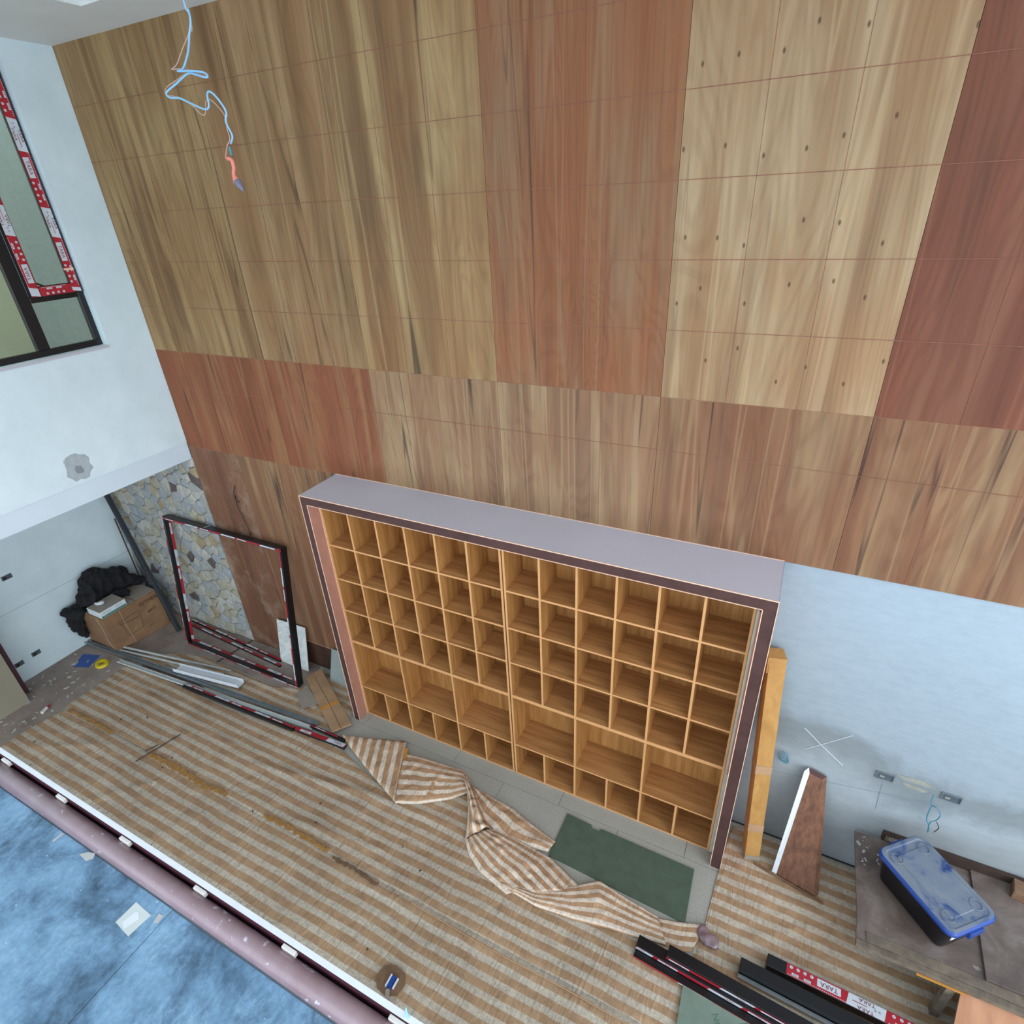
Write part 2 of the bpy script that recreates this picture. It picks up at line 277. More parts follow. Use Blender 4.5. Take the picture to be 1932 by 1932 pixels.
# ---------------- geometry helpers ----------------
ORG = {}
class MB:
    def __init__(s): s.v = []; s.f = []; s.m = []; s.mats = []; s.uv = None
    def mi(s, m):
        if m not in s.mats: s.mats.append(m)
        return s.mats.index(m)
    def face(s, pts, m):
        k = len(s.v); s.v += [tuple(p) for p in pts]; s.f.append(tuple(range(k, k+len(pts)))); s.m.append(s.mi(m))
    def add(s, vs, fs, m):
        k = len(s.v); s.v += [tuple(p) for p in vs]; i = s.mi(m)
        for f in fs: s.f.append(tuple(k+j for j in f)); s.m.append(i)
    def hexa(s, c, m, mm=None):
        # c: 8 corners, bottom ccw 0-3 then top 4-7 ; mm: optional materials [bottom, top, side01, side12, side23, side30]
        fs = [(3, 2, 1, 0), (4, 5, 6, 7), (0, 1, 5, 4), (1, 2, 6, 5), (2, 3, 7, 6), (3, 0, 4, 7)]
        k = len(s.v); s.v += [tuple(p) for p in c]
        for i, f in enumerate(fs): s.f.append(tuple(k+j for j in f)); s.m.append(s.mi(mm[i] if mm and mm[i] else m))
        return s
    def box(s, x0, x1, y0, y1, z0, z1, m, mm=None):
        return s.hexa([(x0, y0, z0), (x1, y0, z0), (x1, y1, z0), (x0, y1, z0), (x0, y0, z1), (x1, y0, z1), (x1, y1, z1), (x0, y1, z1)], m, mm)
    def ob(s, o, ex, ey, ez, m, mm=None):
        o, ex, ey, ez = V(o), V(ex), V(ey), V(ez)
        return s.hexa([o, o+ex, o+ex+ey, o+ey, o+ez, o+ex+ez, o+ex+ey+ez, o+ey+ez], m, mm)
    def prism(s, pts, z0, z1, m, side=None):
        n = len(pts); k = len(s.v)
        s.v += [(p[0], p[1], z0) for p in pts]+[(p[0], p[1], z1) for p in pts]
        ar = sum(pts[i][0]*pts[(i+1) % n][1]-pts[(i+1) % n][0]*pts[i][1] for i in range(n))
        top = list(range(k+n, k+2*n)); bot = list(range(k, k+n))
        s.f.append(tuple(top if ar > 0 else top[::-1])); s.m.append(s.mi(m)); s.f.append(tuple(bot[::-1] if ar > 0 else bot)); s.m.append(s.mi(m))
        for i in range(n):
            j = (i+1) % n; q = (k+i, k+j, k+n+j, k+n+i); s.f.append(q if ar > 0 else q[::-1]); s.m.append(s.mi(side or m))
        return s
    def tube(s, pts, r, m, n=8, smooth=True, taper=None):
        P = [V(p) for p in pts]
        if smooth and len(P) > 2:
            Q = []
            for i in range(len(P)-1):
                a, b, c, d = P[max(i-1, 0)], P[i], P[i+1], P[min(i+2, len(P)-1)]
                for k in range(4):
                    t = k/4; Q.append(.5*((2*b)+(c-a)*t+(2*a-5*b+4*c-d)*t*t+(3*b-a-3*c+d)*t**3))
            Q.append(P[-1]); P = Q
        k = len(s.v); T0 = (P[1]-P[0]).normalized(); u = T0.orthogonal().normalized(); mi = s.mi(m)
        for i, p in enumerate(P):
            t = (P[min(i+1, len(P)-1)]-P[max(i-1, 0)]).normalized(); u = (u-t*u.dot(t)).normalized(); w = t.cross(u)
            rr = r if taper is None else r*taper(i/(len(P)-1))
            for j in range(n):
                a = 2*pi*j/n; s.v.append(tuple(p+(u*cos(a)+w*sin(a))*rr))
        for i in range(len(P)-1):
            for j in range(n):
                q = (k+i*n+j, k+i*n+(j+1) % n, k+(i+1)*n+(j+1) % n, k+(i+1)*n+j); s.f.append(q[::-1] if 0 else q); s.m.append(mi)
        s.f.append(tuple(range(k, k+n))[::-1]); s.m.append(mi)
        e = k+(len(P)-1)*n; s.f.append(tuple(range(e, e+n))); s.m.append(mi)
        return s
    def build(s, name, parent=None, smooth=False, **tags):
        xs = [v[0] for v in s.v]; ys = [v[1] for v in s.v]; zs = [v[2] for v in s.v]
        o0 = V(((min(xs)+max(xs))/2, (min(ys)+max(ys))/2, min(zs)))
        me = bpy.data.meshes.new(name); me.from_pydata([tuple(V(v)-o0) for v in s.v], [], s.f)
        for m in s.mats: me.materials.append(M[m] if isinstance(m, str) else m)
        me.polygons.foreach_set('material_index', s.m)
        if smooth: me.polygons.foreach_set('use_smooth', [True]*len(me.polygons))
        if s.uv:
            ul = me.uv_layers.new(name='UVMap')
            for l in me.loops: ul.data[l.index].uv = s.uv[l.vertex_index]
        me.update()
        o = bpy.data.objects.new(name, me); COL.objects.link(o); place(o, o0, parent); tagit(o, **tags); return o
def place(o, w, parent):
    ORG[o.name] = V(w)
    if parent: o.parent = parent; o.location = V(w)-ORG[parent.name]
    else: o.location = w
def tagit(o, label=None, cat=None, group=None, kind=None):
    if label: o['label'] = label
    if cat: o['category'] = cat
    if group: o['group'] = group
    if kind: o['kind'] = kind
def empty(name, loc, **t):
    o = bpy.data.objects.new(name, None); COL.objects.link(o); o.empty_display_size = .05; place(o, V(loc), None); tagit(o, **t); return o
def bev(o, w=.003, seg=2):
    m = o.modifiers.new('bevel', 'BEVEL'); m.width = w; m.segments = seg; m.limit_method = 'ANGLE'; return o
def bar(p0, p1, w, h, m, mm=None, mb=None, up=(0, 0, 1)):
    # bar along p0->p1, p0/p1 = centre of its underside
    p0, p1 = V(p0), V(p1); d = p1-p0; s = V(up).cross(d).normalized(); n = d.cross(s).normalized()
    b = mb or MB(); b.ob(p0-s*w/2, d, s*w, n*h, m, mm); return b, d.normalized(), s, n
TXT = {}
def text_geo(t):
    if t in TXT: return TXT[t]
    cu = bpy.data.curves.new('t', 'FONT'); cu.body = t; cu.size = 1; cu.resolution_u = 2; cu.align_x = 'CENTER'; cu.align_y = 'CENTER'
    o = bpy.data.objects.new('t', cu); COL.objects.link(o); bpy.context.view_layer.update()
    me = o.to_mesh(); vs = [(v.co.x, v.co.y) for v in me.vertices]; fs = [tuple(p.vertices) for p in me.polygons]
    o.to_mesh_clear(); bpy.data.objects.remove(o, do_unlink=True); bpy.data.curves.remove(cu); TXT[t] = (vs, fs); return TXT[t]
def put_text(mb, t, o, ex, ey, size, m, sx=1):
    vs, fs = text_geo(t); o, ex, ey = V(o), V(ex), V(ey)
    mb.add([o+ex*(x*size*sx)+ey*(y*size) for x, y in vs], fs, m)
def tape(parent, o, d, n, w, L, phase=0, full=True, flip=1, per=.64):
    """printed protective tape: o = start on the centre line of the face, d along, n outward"""
    o, d, n = V(o), V(d).normalized(), V(n).normalized(); s = n.cross(d)*flip; b = MB(); e = .0012
    def q(a0, a1, b0, b1, h, m, sl0=0, sl1=0):
        P = [o+d*(a0-sl0)+s*b0+n*h, o+d*(a1-sl1)+s*b0+n*h, o+d*(a1+sl1)+s*b1+n*h, o+d*(a0+sl0)+s*b1+n*h]
        b.face(P if flip > 0 else P[::-1], m)
    b.ob(o-s*w/2*1+n*.0001, d*L, s*w, n*(e-.0001), 'red') if flip > 0 else b.ob(o+s*w/2+n*.0001, d*L, -s*w, n*(e-.0001), 'red')
    ex, ey = d, s*flip if flip > 0 else s
    t = -phase
    def cl(x): return max(.004, min(L-.004, x))
    while t < L:
        w0, w1 = cl(t), cl(t+.23)
        if w1-w0 > .03:
            q(w0, w1, -w/2*.98, w/2*.98, e+.0006, 'tapew', .008, .008)
            if full and w1-w0 > .15:
                put_text(b, 'TARA', o+d*(t+.11)+s*(-w*.32)+n*(e+.0014), ex, s*flip, w*.42, 'redink', 1.2)
                put_text(b, 'TARA', o+d*(t+.12)+s*(w*.32)+n*(e+.0014), ex, s*flip, w*.42, 'redink', 1.2)
                q(t+.11, t+.2, -w*.03, w*.03, e+.0014, 'red')
                for k in range(2):
                    c = o+d*(t+.035+.025*k)+n*(e+.0014); r = w*.1
                    for (a1, a2) in ((0, 1), (1, 2), (2, 3), (3, 0)):
                        an = [a1*pi/2, a2*pi/2]; b.face([c+d*cos(an[0])*r+s*sin(an[0])*r, c+d*cos(an[1])*r+s*sin(an[1])*r, c+d*cos(an[1])*r*.6+s*sin(an[1])*r*.6, c+d*cos(an[0])*r*.6+s*sin(an[0])*r*.6], 'redink')
            elif not full: put_text(b, 'TARA', o+d*cl(t+.14)+n*(e+.0014), ex, s*flip, w*.8, 'redink', 1.1)
        # white box with the word on red
        c0 = t+.27
        if c0 > .01 and c0+.15 < L:
            q(c0, c0+.15, -w*.40, w*.24, e+.0006, 'tapew'); put_text(b, 'TARA', o+d*(c0+.075)+s*(-w*.08)+n*(e+.0014), ex, s*flip, w*.56, 'redink', 1.0)
        if full:
            for k in range(4):
                x = t+.455+.045*k
                if .02 < x < L-.02:
                    c = o+d*x+s*(-w*.26)+n*(e+.0008); r = w*.14
                    P = [c+d*cos(2*pi*j/10)*r+s*sin(2*pi*j/10)*r for j in range(10)]; b.face(P if flip > 0 else P[::-1], 'tapew')
                    put_text(b, 'o', o+d*x+s*(-w*.26)+n*(e+.0016), ex, s*flip, w*.2, 'red')
            for k in range(2):
                x = t+.46+.08*k
                if .02 < x and x+.05 < L: q(x, x+.045, w*.16, w*.36, e+.0008, 'tapew'); put_text(b, 'TARA', o+d*(x+.022)+s*(w*.26)+n*(e+.0016), ex, s*flip, w*.15, 'redink')
            x = t+.24
            while x < t+.62:
                if .01 < x < L-.01: q(x, x+.007, w*.40, w*.46, e+.0008, 'tapew')
                x += .013
        t += per
    return b.build('protective_tape', parent, label='red and white printed protective tape')

# ---------------- room shell ----------------
ZC, ZB, ZJ = 6.393, 2.853, 3.920
XL = -2.148
b = MB(); b.box(XL-.15, 9.8, -6.2, .3, -.25, -.006, 'grout'); floor = b.build('floor', kind='structure')
def clone(o, w, parent):
    c = o.copy(); COL.objects.link(c); place(c, w, parent); return c
proto = None
for r in range(8):
    y1 = -.517-.6*r+.6; x = (2.312 if r % 2 == 0 else 2.902)-4*1.179
    while x < 9.6:
        if x+1.176 > XL:
            a0 = max(x, XL); a1 = min(x+1.1755, 9.8); y0 = y1-.5965; yy1 = min(y1, .0)
            full_ = a0 == x and a1 < 9.79 and yy1 == y1
            if full_ and proto: clone(proto, ((a0+a1)/2, (y0+yy1)/2, -.006), floor)
            else:
                t = bev(MB().box(a0, a1, y0, yy1, -.006, 0, 'tile').build('tile', floor), .001, 1)
                if full_: proto = t
        x += 1.179
# back wall
b = MB(); b.box(XL-.15, 9.8, .02, .25, -.25, 6.9, 'cement')
wall_back = b.build('wall_back', kind='structure')
seams = [0.0, .346, 1.566, 2.776, 3.996, 5.216, 6.434, 7.654, 8.874, 9.8]
up = ['olive', 'olive', 'olive2', 'honey', 'rose', 'pale', 'red', 'brown', 'tan']
mid = ['redrow', 'redrow', 'redrow', 'tan', 'tan', 'brown', 'brown', 'tan', 'brown']
def panel(x0, x1, z0, z1, mat, dy=0):
    o = MB().box(x0+.0015, x1-.0015, .0+dy, .0199, z0+.0015, z1-.0015, 'seam', None)
    o = MB(); o.box(x0+.0012, x1-.0012, dy, .0199, z0+.0012, z1-.0012, PW[mat], ['paleedge']*2+[PW[mat]]*4)
    return o.build('plywood_panel', wall_back)
for i in range(len(seams)-1):
    panel(seams[i], seams[i+1], ZJ, ZC+.05, up[i], random.uniform(-.002, .001))
    panel(seams[i], seams[i+1], ZB, ZJ, mid[i], random.uniform(-.002, .001))
panel(0, .78, .0, ZB, 'dusty', .001); panel(.78, 2.1, .38, ZB, 'brown', .001); panel(.78, 2.1, 0, .38, 'skirt', -.004)
# snapped chalk lines, horizontal and upright
for z in (3.5465, 4.349, 4.751, 5.1585, 5.5675, 5.9734):
    MB().box(.02, 9.7, -.0034, -.0028, z-.0017, z+.0017, 'chalk').build('chalk_line', wall_back)
for x0 in seams[1:-1]:
    for k in (1, 2):
        x = x0+.4067*k
        if x < 9.4: MB().box(x-.0010, x+.0010, -.0034, -.0028, ZB+.01, ZC-.02, 'chalk').build('chalk_line', wall_back)
# random rubble facing left of the plywood
def clip(poly, p, q):
    m = ((p[0]+q[0])/2, (p[1]+q[1])/2); n = (q[0]-p[0], q[1]-p[1]); out = []
    for i in range(len(poly)):
        a_, b_ = poly[i], poly[(i+1) % len(poly)]
        da = (a_[0]-m[0])*n[0]+(a_[1]-m[1])*n[1]; db = (b_[0]-m[0])*n[0]+(b_[1]-m[1])*n[1]
        if da <= 0: out.append(a_)
        if da*db < 0: t = da/(da-db); out.append((a_[0]+(b_[0]-a_[0])*t, a_[1]+(b_[1]-a_[1])*t))
    return out
rs = random.Random(3); seeds = []
for k in range(9000):
    p = (rs.uniform(XL+.03, -.03), rs.uniform(.03, 2.68)); dm = .098 if rs.random() < .6 else .135
    if all((p[0]-q[0])**2+((p[1]-q[1])*1.1)**2 > dm*dm for q in seeds): seeds.append(p)
    if len(seeds) >= 290: break
MB().box(XL, -.002, .004, .0199, 0, 2.70, 'mortar').build('mortar_bed', wall_back)
for p in seeds:
    poly = [(XL+.003, .003), (-.004, .003), (-.004, 2.697), (XL+.003, 2.697)]
    for q in seeds:
        if q is not p and abs(q[0]-p[0]) < .55 and abs(q[1]-p[1]) < .55: poly = clip(poly, p, q)
    if len(poly) < 3: continue
    cx = sum(v[0] for v in poly)/len(poly); cz = sum(v[1] for v in poly)/len(poly)
    d = rs.uniform(.010, .026); n = len(poly)
    P = []
    for i, v in enumerate(poly):
        w = poly[(i+1) % n]; P.append(v)
        L = math.hypot(w[0]-v[0], w[1]-v[1])
        if L > .06: P.append(((v[0]+w[0])/2+rs.uniform(-.006, .006), (v[1]+w[1])/2+rs.uniform(-.006, .006)))
    n = len(P)
    def ring(sh, y): return [(cx+(v[0]-cx)*(1-sh/max(.03, math.hypot(v[0]-cx, v[1]-cz))), y+rs.uniform(-.003, .003) if y < 0 else y, cz+(v[1]-cz)*(1-sh/max(.03, math.hypot(v[0]-cx, v[1]-cz)))) for v in P]
    r0 = ring(.003, .004); r1 = ring(.005, .004-d*.6); r2 = ring(.017, .004-d)
    b = MB(); t = rs.random(); mt = 'st5' if t < .035 else 'st3' if t < .10 else 'st4' if t < .26 else 'st%d' % rs.choice([0, 0, 1, 1, 2, 2])
    vs = r0+r1+r2+[(cx, .004-d*1.15, cz)]; fs = []
    for i in range(n):
        j = (i+1) % n; fs += [(i, j, n+j, n+i), (n+i, n+j, 2*n+j, 2*n+i), (2*n+i, 2*n+j, 3*n)]
    b.add(vs, fs, mt); b.build('stone', wall_back)
# plaster marks, chases and boxes on the bare cement
def flatpoly(pts, m, y=.0185, name='plaster_mark', th=.002):
    b = MB(); n = len(pts); k = [(p[0], y-th, p[1]) for p in pts]+[(p[0], y+.0004, p[1]) for p in pts]
    fs = [tuple(range(n)), tuple(range(2*n-1, n-1, -1))]+[(i, n+i, n+(i+1) % n, (i+1) % n) for i in range(n)]
    b.add(k, fs, m); return b.build(name, wall_back)
def wp(*uv): return [(U[0], U[2]) for U in uv]
def markline(pts, r, m, y=.0185, name='scratch'): 
    b = MB(); b.tube([(p[0], y, p[1]) for p in pts], r, m, 4, False); return b.build(name, wall_back)
markline([(6.533, -0.000, 1.383), (6.684, 0.000, 1.248), (6.851, 0.000, 1.113)] and [(p[0], p[2]) for p in ((6.533, -0.000, 1.383), (6.684, 0.000, 1.248), (6.851, 0.000, 1.113))], .003, 'tapew')
markline([(p[0], p[2]) for p in ((6.573, 0.000, 1.160), (6.704, 0.000, 1.300), (6.848, 0.000, 1.454))], .003, 'tapew')
markline([(p[0], p[2]) for p in ((6.345, 0.000, 0.791), (7.461, 0.000, 1.017))], .0018, 'patch2')
markline([(p[0], p[2]) for p in ((7.130, 0.000, 1.057), (7.151, 0.000, 0.760))], .0018, 'patch2')
flatpoly([(p[0], p[2]) for p in ((7.183, 0.000, 1.198), (7.362, 0.000, 1.215), (7.447, 0.000, 1.174), (7.358, 0.000, 1.164), (7.241, 0.000, 1.170))], 'putty')
flatpoly([(p[0], p[2]) for p in ((7.231, 0.000, 1.140), (7.349, 0.000, 1.135), (7.409, 0.000, 1.121), (7.376, 0.000, 1.095), (7.279, -0.000, 1.106))], 'putty')
def wallbox(x0, x1, z0, z1, label):
    t = empty('electrical_box', ((x0+x1)/2, .02, z0), label=label, cat='socket box')
    b = MB(); e = .006
    b.box(x0, x1, .0155, .0195, z0, z1, 'hole'); b.build('back_plate', t)
    b = MB(); b.box(x0-e, x1+e, .008, .0195, z1, z1+e, 'galv'); b.box(x0-e, x1+e, .008, .0195, z0-e, z0, 'galv')
    b.box(x0-e, x0, .008, .0195, z0, z1, 'galv'); b.box(x1, x1+e, .008, .0195, z0, z1, 'galv'); b.build('rim', t)
    MB().box(x0+.02, x0+.05, .012, .0154, z0+.012, z0+.03, 'putty').build('knockout', t)
    return t
wallbox(7.075, 7.18, 1.115, 1.175, 'open metal back box, left end of the plastered chase on the bare wall')
wallbox(7.49, 7.60, 1.105, 1.165, 'open metal back box from which the teal wires dangle')
def P2(x, z, y): return (x, y, z)
t = empty('dangling_wires', (7.5, -.02, .5), label='tangle of thin teal wires hanging down the bare wall behind the blue-lidded bin', cat='wire')
b = MB(); b.tube([(7.440, 0.000, 1.127), (7.434, -0.020, 1.077), (7.444, -0.030, 1.047), (7.444, -0.030, 0.971), (7.452, -0.030, 0.887), (7.477, -0.030, 0.839), (7.498, -0.020, 0.760)], .004, 'wteal', 6); b.build('wire', t)
b = MB(); b.tube([(7.448, -0.020, 1.035), (7.475, -0.040, 1.048), (7.510, -0.040, 0.989), (7.506, -0.030, 0.909), (7.480, -0.030, 0.867), (7.495, -0.020, 0.745)], .0035, 'wteal', 6); b.build('wire', t)
b = MB(); b.tube([(7.517, -0.020, 0.883), (7.540, -0.030, 0.841), (7.526, -0.030, 0.780)], .003, 'wblk', 6); b.build('wire', t)
t = empty('wire_coil', (6.42, -.02, 1.0), label='small coil of dark teal wire poking out of the wall beside the upright ochre carton', cat='wire')
for k in range(4):
    b = MB(); c0 = V((6.435, -.01-.004*k, 1.04)); b.tube([c0+V((.035*sin(a_*pi/4)*(1-.1*k)+.008*k, 0, .05*cos(a_*pi/4)*(1-.12*k)-.01*k)) for a_ in range(9)], .0028, 'wteal', 5); b.build('loop', t)
b = MB(); b.tube([(0.595, 0.000, 2.458), (0.566, -0.020, 2.370), (0.569, -0.020, 2.270), (0.604, -0.010, 2.258)], .005, 'wblk', 6)
b.tube([(0.565, -0.010, 2.332), (0.558, -0.020, 2.200), (0.598, -0.020, 2.035), (0.648, -0.030, 1.911), (0.632, -0.020, 1.831)], .005, 'wblk', 6)
b.build('cable', None, label='short black cable dangling on the dusty plywood above the leaning frame', cat='cable')

# left side: rendered upper wall with window opening, beam, recessed lower wall
wl = MB(); WY0, WY1, WZ0, WZ1 = -2.6, -.432, 4.062, 6.25; T = .20
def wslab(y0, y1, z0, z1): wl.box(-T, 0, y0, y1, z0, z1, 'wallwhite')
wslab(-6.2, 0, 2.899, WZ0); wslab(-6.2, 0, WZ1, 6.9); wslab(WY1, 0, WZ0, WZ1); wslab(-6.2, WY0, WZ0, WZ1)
wl.box(-T, -.010, -6.2, 0, 2.697, 2.899, 'fascia')
wall_left = wl.build('wall_left', kind='structure')
b = MB(); b.box(-.02, .010, WY0, WY1-.004, WZ0-.022, WZ0-.001, 'lam'); b.build('window_sill', wall_left)
# grey repair patch on the left wall
def disc(cx_, cy_, cz_, rad, m, name, n=18, seed=1, axis='x', par=None, off=.002):
    r_ = random.Random(seed); b = MB(); pts = []
    for j in range(n):
        a_ = 2*pi*j/n; rr = rad*(1+r_.uniform(-.14, .14)); pts.append((cos(a_)*rr, sin(a_)*rr*1.15))
    vs = [(off, cy_+p[0], cz_+p[1]) for p in pts]+[(-.0005, cy_+p[0]*1.05, cz_+p[1]*1.05) for p in pts]
    b.add(vs, [tuple(range(n))]+[(i, n+i, n+(i+1) % n, (i+1) % n) for i in range(n)], m); return b.build(name, par)
disc(0, -1.115, 3.06, .115, 'patch', 'plaster_patch', par=wall_left); disc(0, -1.115, 3.035, .036, 'patch2', 'plaster_patch', seed=4, par=wall_left, off=.004)
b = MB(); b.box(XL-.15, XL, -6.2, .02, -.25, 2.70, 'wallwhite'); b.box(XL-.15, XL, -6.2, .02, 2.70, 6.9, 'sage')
wall_recess = b.build('wall_recess', kind='structure')
MB().box(XL, XL+.0015, -4, -.01, .955, .9585, 'patch2').build('panel_joint', wall_recess)
b = MB(); b.box(XL, -T, -6.2, .02, 2.70, 2.88, 'ceil'); b.build('ceiling_recess', kind='structure')
for k, (y0, y1, z0, z1, lab) in enumerate([(-1.455, -1.345, 1.355, 1.415, 'higher'), (-1.575, -1.475, .25, .31, 'lower right'), (-1.775, -1.675, .235, .295, 'lower left')]):
    t = empty('socket_opening', (XL, (y0+y1)/2, z0), label='dark %s socket opening in the pale recessed wall %s' % (lab, ('by itself at waist height', 'nearer the cardboard box', 'nearer the beige board')[k]), cat='socket box')
    MB().box(XL, XL+.004, y0, y1, z0, z1, 'hole').build('back_plate', t)
    MB().box(XL, XL+.007, y0+.015, y0+.05, z0+.01, z1-.015, 'seam').build('knockout', t)
# ceiling with raised tray
b = MB(); b.box(1.2, 9.8, -.45, .02, ZC, 6.55, 'ceil'); b.box(.0003, 1.20, -6.2, .02, ZC, 6.70, 'ceil'); b.box(1.2001, 9.8, -6.2, .02, 6.5505, 6.7, 'white')

b.build('ceiling', kind='structure')
# window
t = empty('window_1', (-.09, -1.2, WZ0), kind='structure')
FX0, FX1 = -.13, -.085
def wbar(y0, y1, z0, z1, name='window_frame', x0=FX0, x1=FX1, m='blackm'): return bev(MB().box(x0, x1, y0, y1, z0, z1, m).build(name, t), .003, 1)
wbar(WY0, WY1, WZ0, WZ0+.055); wbar(WY0, WY1, WZ1-.05, WZ1); wbar(WY1-.052, WY1, WZ0+.055, WZ1-.05); wbar(-.985, -.885, WZ0+.055, WZ1-.05)
wbar(-.885, WY1-.052, 4.505, 4.56); wbar(WY0, WY0+.05, WZ0+.055, WZ1-.05)
MB().box(-.112, -.106, -.885, WY1-.052, WZ0+.055, 4.505, 'pane').build('glass_pane', t)
MB().box(-.112, -.106, WY0+.05, -.985, WZ0+.055, WZ1-.05, 'pane').build('glass_pane', t)
# opening sash wrapped in tape
SY0, SY1, SZ0, SZ1, SW = -.885, WY1-.012, 4.545, WZ1-.03, .088
sx0, sx1 = -.084, -.060
sash = MB(); sash.box(sx0, sx1, SY0, SY1, SZ0, SZ0+SW, 'blackm'); sash.box(sx0, sx1, SY0, SY1, SZ1-SW, SZ1, 'blackm')
sash.box(sx0, sx1, SY0, SY0+SW, SZ0+SW, SZ1-SW, 'blackm'); sash.box(sx0, sx1, SY1-SW, SY1, SZ0+SW, SZ1-SW, 'blackm')
sash = sash.build('window_sash', t)
MB().box(-.080, -.074, SY0+SW, SY1-SW, SZ0+SW, SZ1-SW, 'pane').build('glass_pane', t)
nX = (1, 0, 0)
tape(sash, (sx1, SY1-SW/2-.004, SZ1-.01), (0, 0, -1), nX, SW-.016, SZ1-SZ0-.02, .30)
tape(sash, (sx1, SY0+SW/2+.004, SZ0+.01), (0, 0, 1), nX, SW-.016, SZ1-SZ0-.02, .16)
tape(sash, (sx1+.0005, SY0+.09, SZ0+SW/2), (0, 1, 0), nX, SW-.014, SY1-SY0-.17, .40)
bar((-.10, SY0+.02, 4.70), (-.10, SY0+.25, 4.56), .02, .014, 'blackm')[0].build('window_stay', t)
MB().box(sx1, sx1+.004, SY1-SW-.006, SY1-.01, 4.735, 4.752, 'paleedge').build('tape_scrap', sash)

# ---------------- built-in pigeonhole shelving ----------------
g = empty('shelf_surround', (4.15, -.26, 0), label='tall dark-edged boxing with a lilac-grey top that frames the pigeonhole shelves', cat='shelf surround')
SX0, SX1, SYF, SYB, SZT, TH = 2.163, 6.144, -.491, -.003, 2.861, .072
b = MB(); b.box(SX0, SX1, SYF, SYB, SZT-TH-.014, SZT, 'film_dk', ['ven_x', 'lam', 'film_dk', 'film_dk', 'film_dk', 'film_dk']); bev(b.build('top_panel', g), .0015, 1)
b = MB(); b.box(SX0, SX0+TH, SYF, SYB, 0, SZT-TH-.014, 'film_dk', [None, None, 'film_dk', 'sidered', None, 'sidered']); b.build('side_panel', g)
b = MB(); b.box(SX1-TH-.008, SX1, SYF, SYB, 0, SZT-TH-.014, 'film_dk', [None, None, 'film_dk', 'sidered', None, 'sidered']); b.build('side_panel', g)
e = .0045
def strip(x0, x1, y0, y1, z0, z1, m='paleedge'): MB().box(x0, x1, y0, y1, z0, z1, m).build('edge_strip', g)
strip(SX0, SX1, SYF-e, SYF, SZT-e*1.6, SZT+.0006); strip(SX0+TH, SX1-TH-.008, SYF-e, SYF, SZT-TH-.014-e, SZT-TH-.014)
strip(SX0-e, SX0, SYF-e, SYF+.004, 0, SZT); strip(SX1, SX1+e, SYF-e, SYF+.004, 0, SZT); strip(SX0+TH-e*.5, SX0+TH+e*.7, SYF-e, SYF, 0, SZT-TH-.02)
strip(SX1-TH-.008-e*.7, SX1-TH-.008+e*.5, SYF-e, SYF, 0, SZT-TH-.02); strip(SX0, SX1, SYB-.006, SYB, SZT, SZT+.003)
UF = -.362
strip(6.034, 6.062, UF-.02, UF, .02, 1.098, 'filler'); strip(6.034, 6.050, UF-.045, UF-.021, 1.10, 2.70, 'filler'); strip(6.050, 6.062, UF-.06, UF, 1.10, 2.70, 'sidered')
strip(SX0+TH+.0008, SX0+TH+.006, UF-.006, UF+.0, .0, 2.70)
MB().box(SX0+TH, 6.064, UF+.01, UF+.028, 2.705, SZT-TH-.014, 'ven_x').build('filler_board', g)
rows = [(0, .018), (.416, .434), (1.062, 1.098), (1.484, 1.502), (1.879, 1.897), (2.271, 2.289), (2.684, 2.702)]
def unit(x0, x1, label):
    t = empty('pigeonhole_shelf', ((x0+x1)/2, UF, 0), label=label, cat='shelf', group='pigeonhole shelf units')
    yb = -.03; th = .0185
    mm = ['ven_x', 'ven_x', 'edge', 'edge', 'ven_x', 'edge']
    for i, (za, zb) in enumerate(rows):
        nm = 'bottom_panel' if i == 0 else 'top_panel' if i == 6 else 'shelf_board'
        MB().box(x0+th, x1-th, UF+.0008, yb, za, zb, 'ven_x', [None, None, 'edge', None, None, None]).build(nm, t)
    for xa in (x0, x1-th): MB().box(xa, xa+th, UF, yb, 0, 2.702, 'ven_z', [None, None, 'edge', None, None, None]).build('side_panel', t)
    MB().box(x0+.001, x1-.001, yb, yb+.006, .002, 2.70, 'ven_z').build('back_panel', t)
    p = (x1-x0-th)/6
    for k in range(1, 6):
        xa = x0+p*k; dm = [None, None, 'edge', None, None, None]
        MB().box(xa, xa+th, UF, yb-.001, 1.098, 2.684, 'ven_z', dm).build('divider', t)
        MB().box(xa, xa+th, UF, yb-.001, .018, .416, 'ven_z', dm).build('divider', t)
        if k in (2, 4): MB().box(xa, xa+th, UF, yb-.001, .434, 1.062, 'ven_z', dm).build('divider', t)
    return t
unit(2.242, 4.128, 'left oak pigeonhole unit, ending at the dark upright gap in the middle')
unit(4.139, 6.032, 'right oak pigeonhole unit, next to the upright ochre carton')

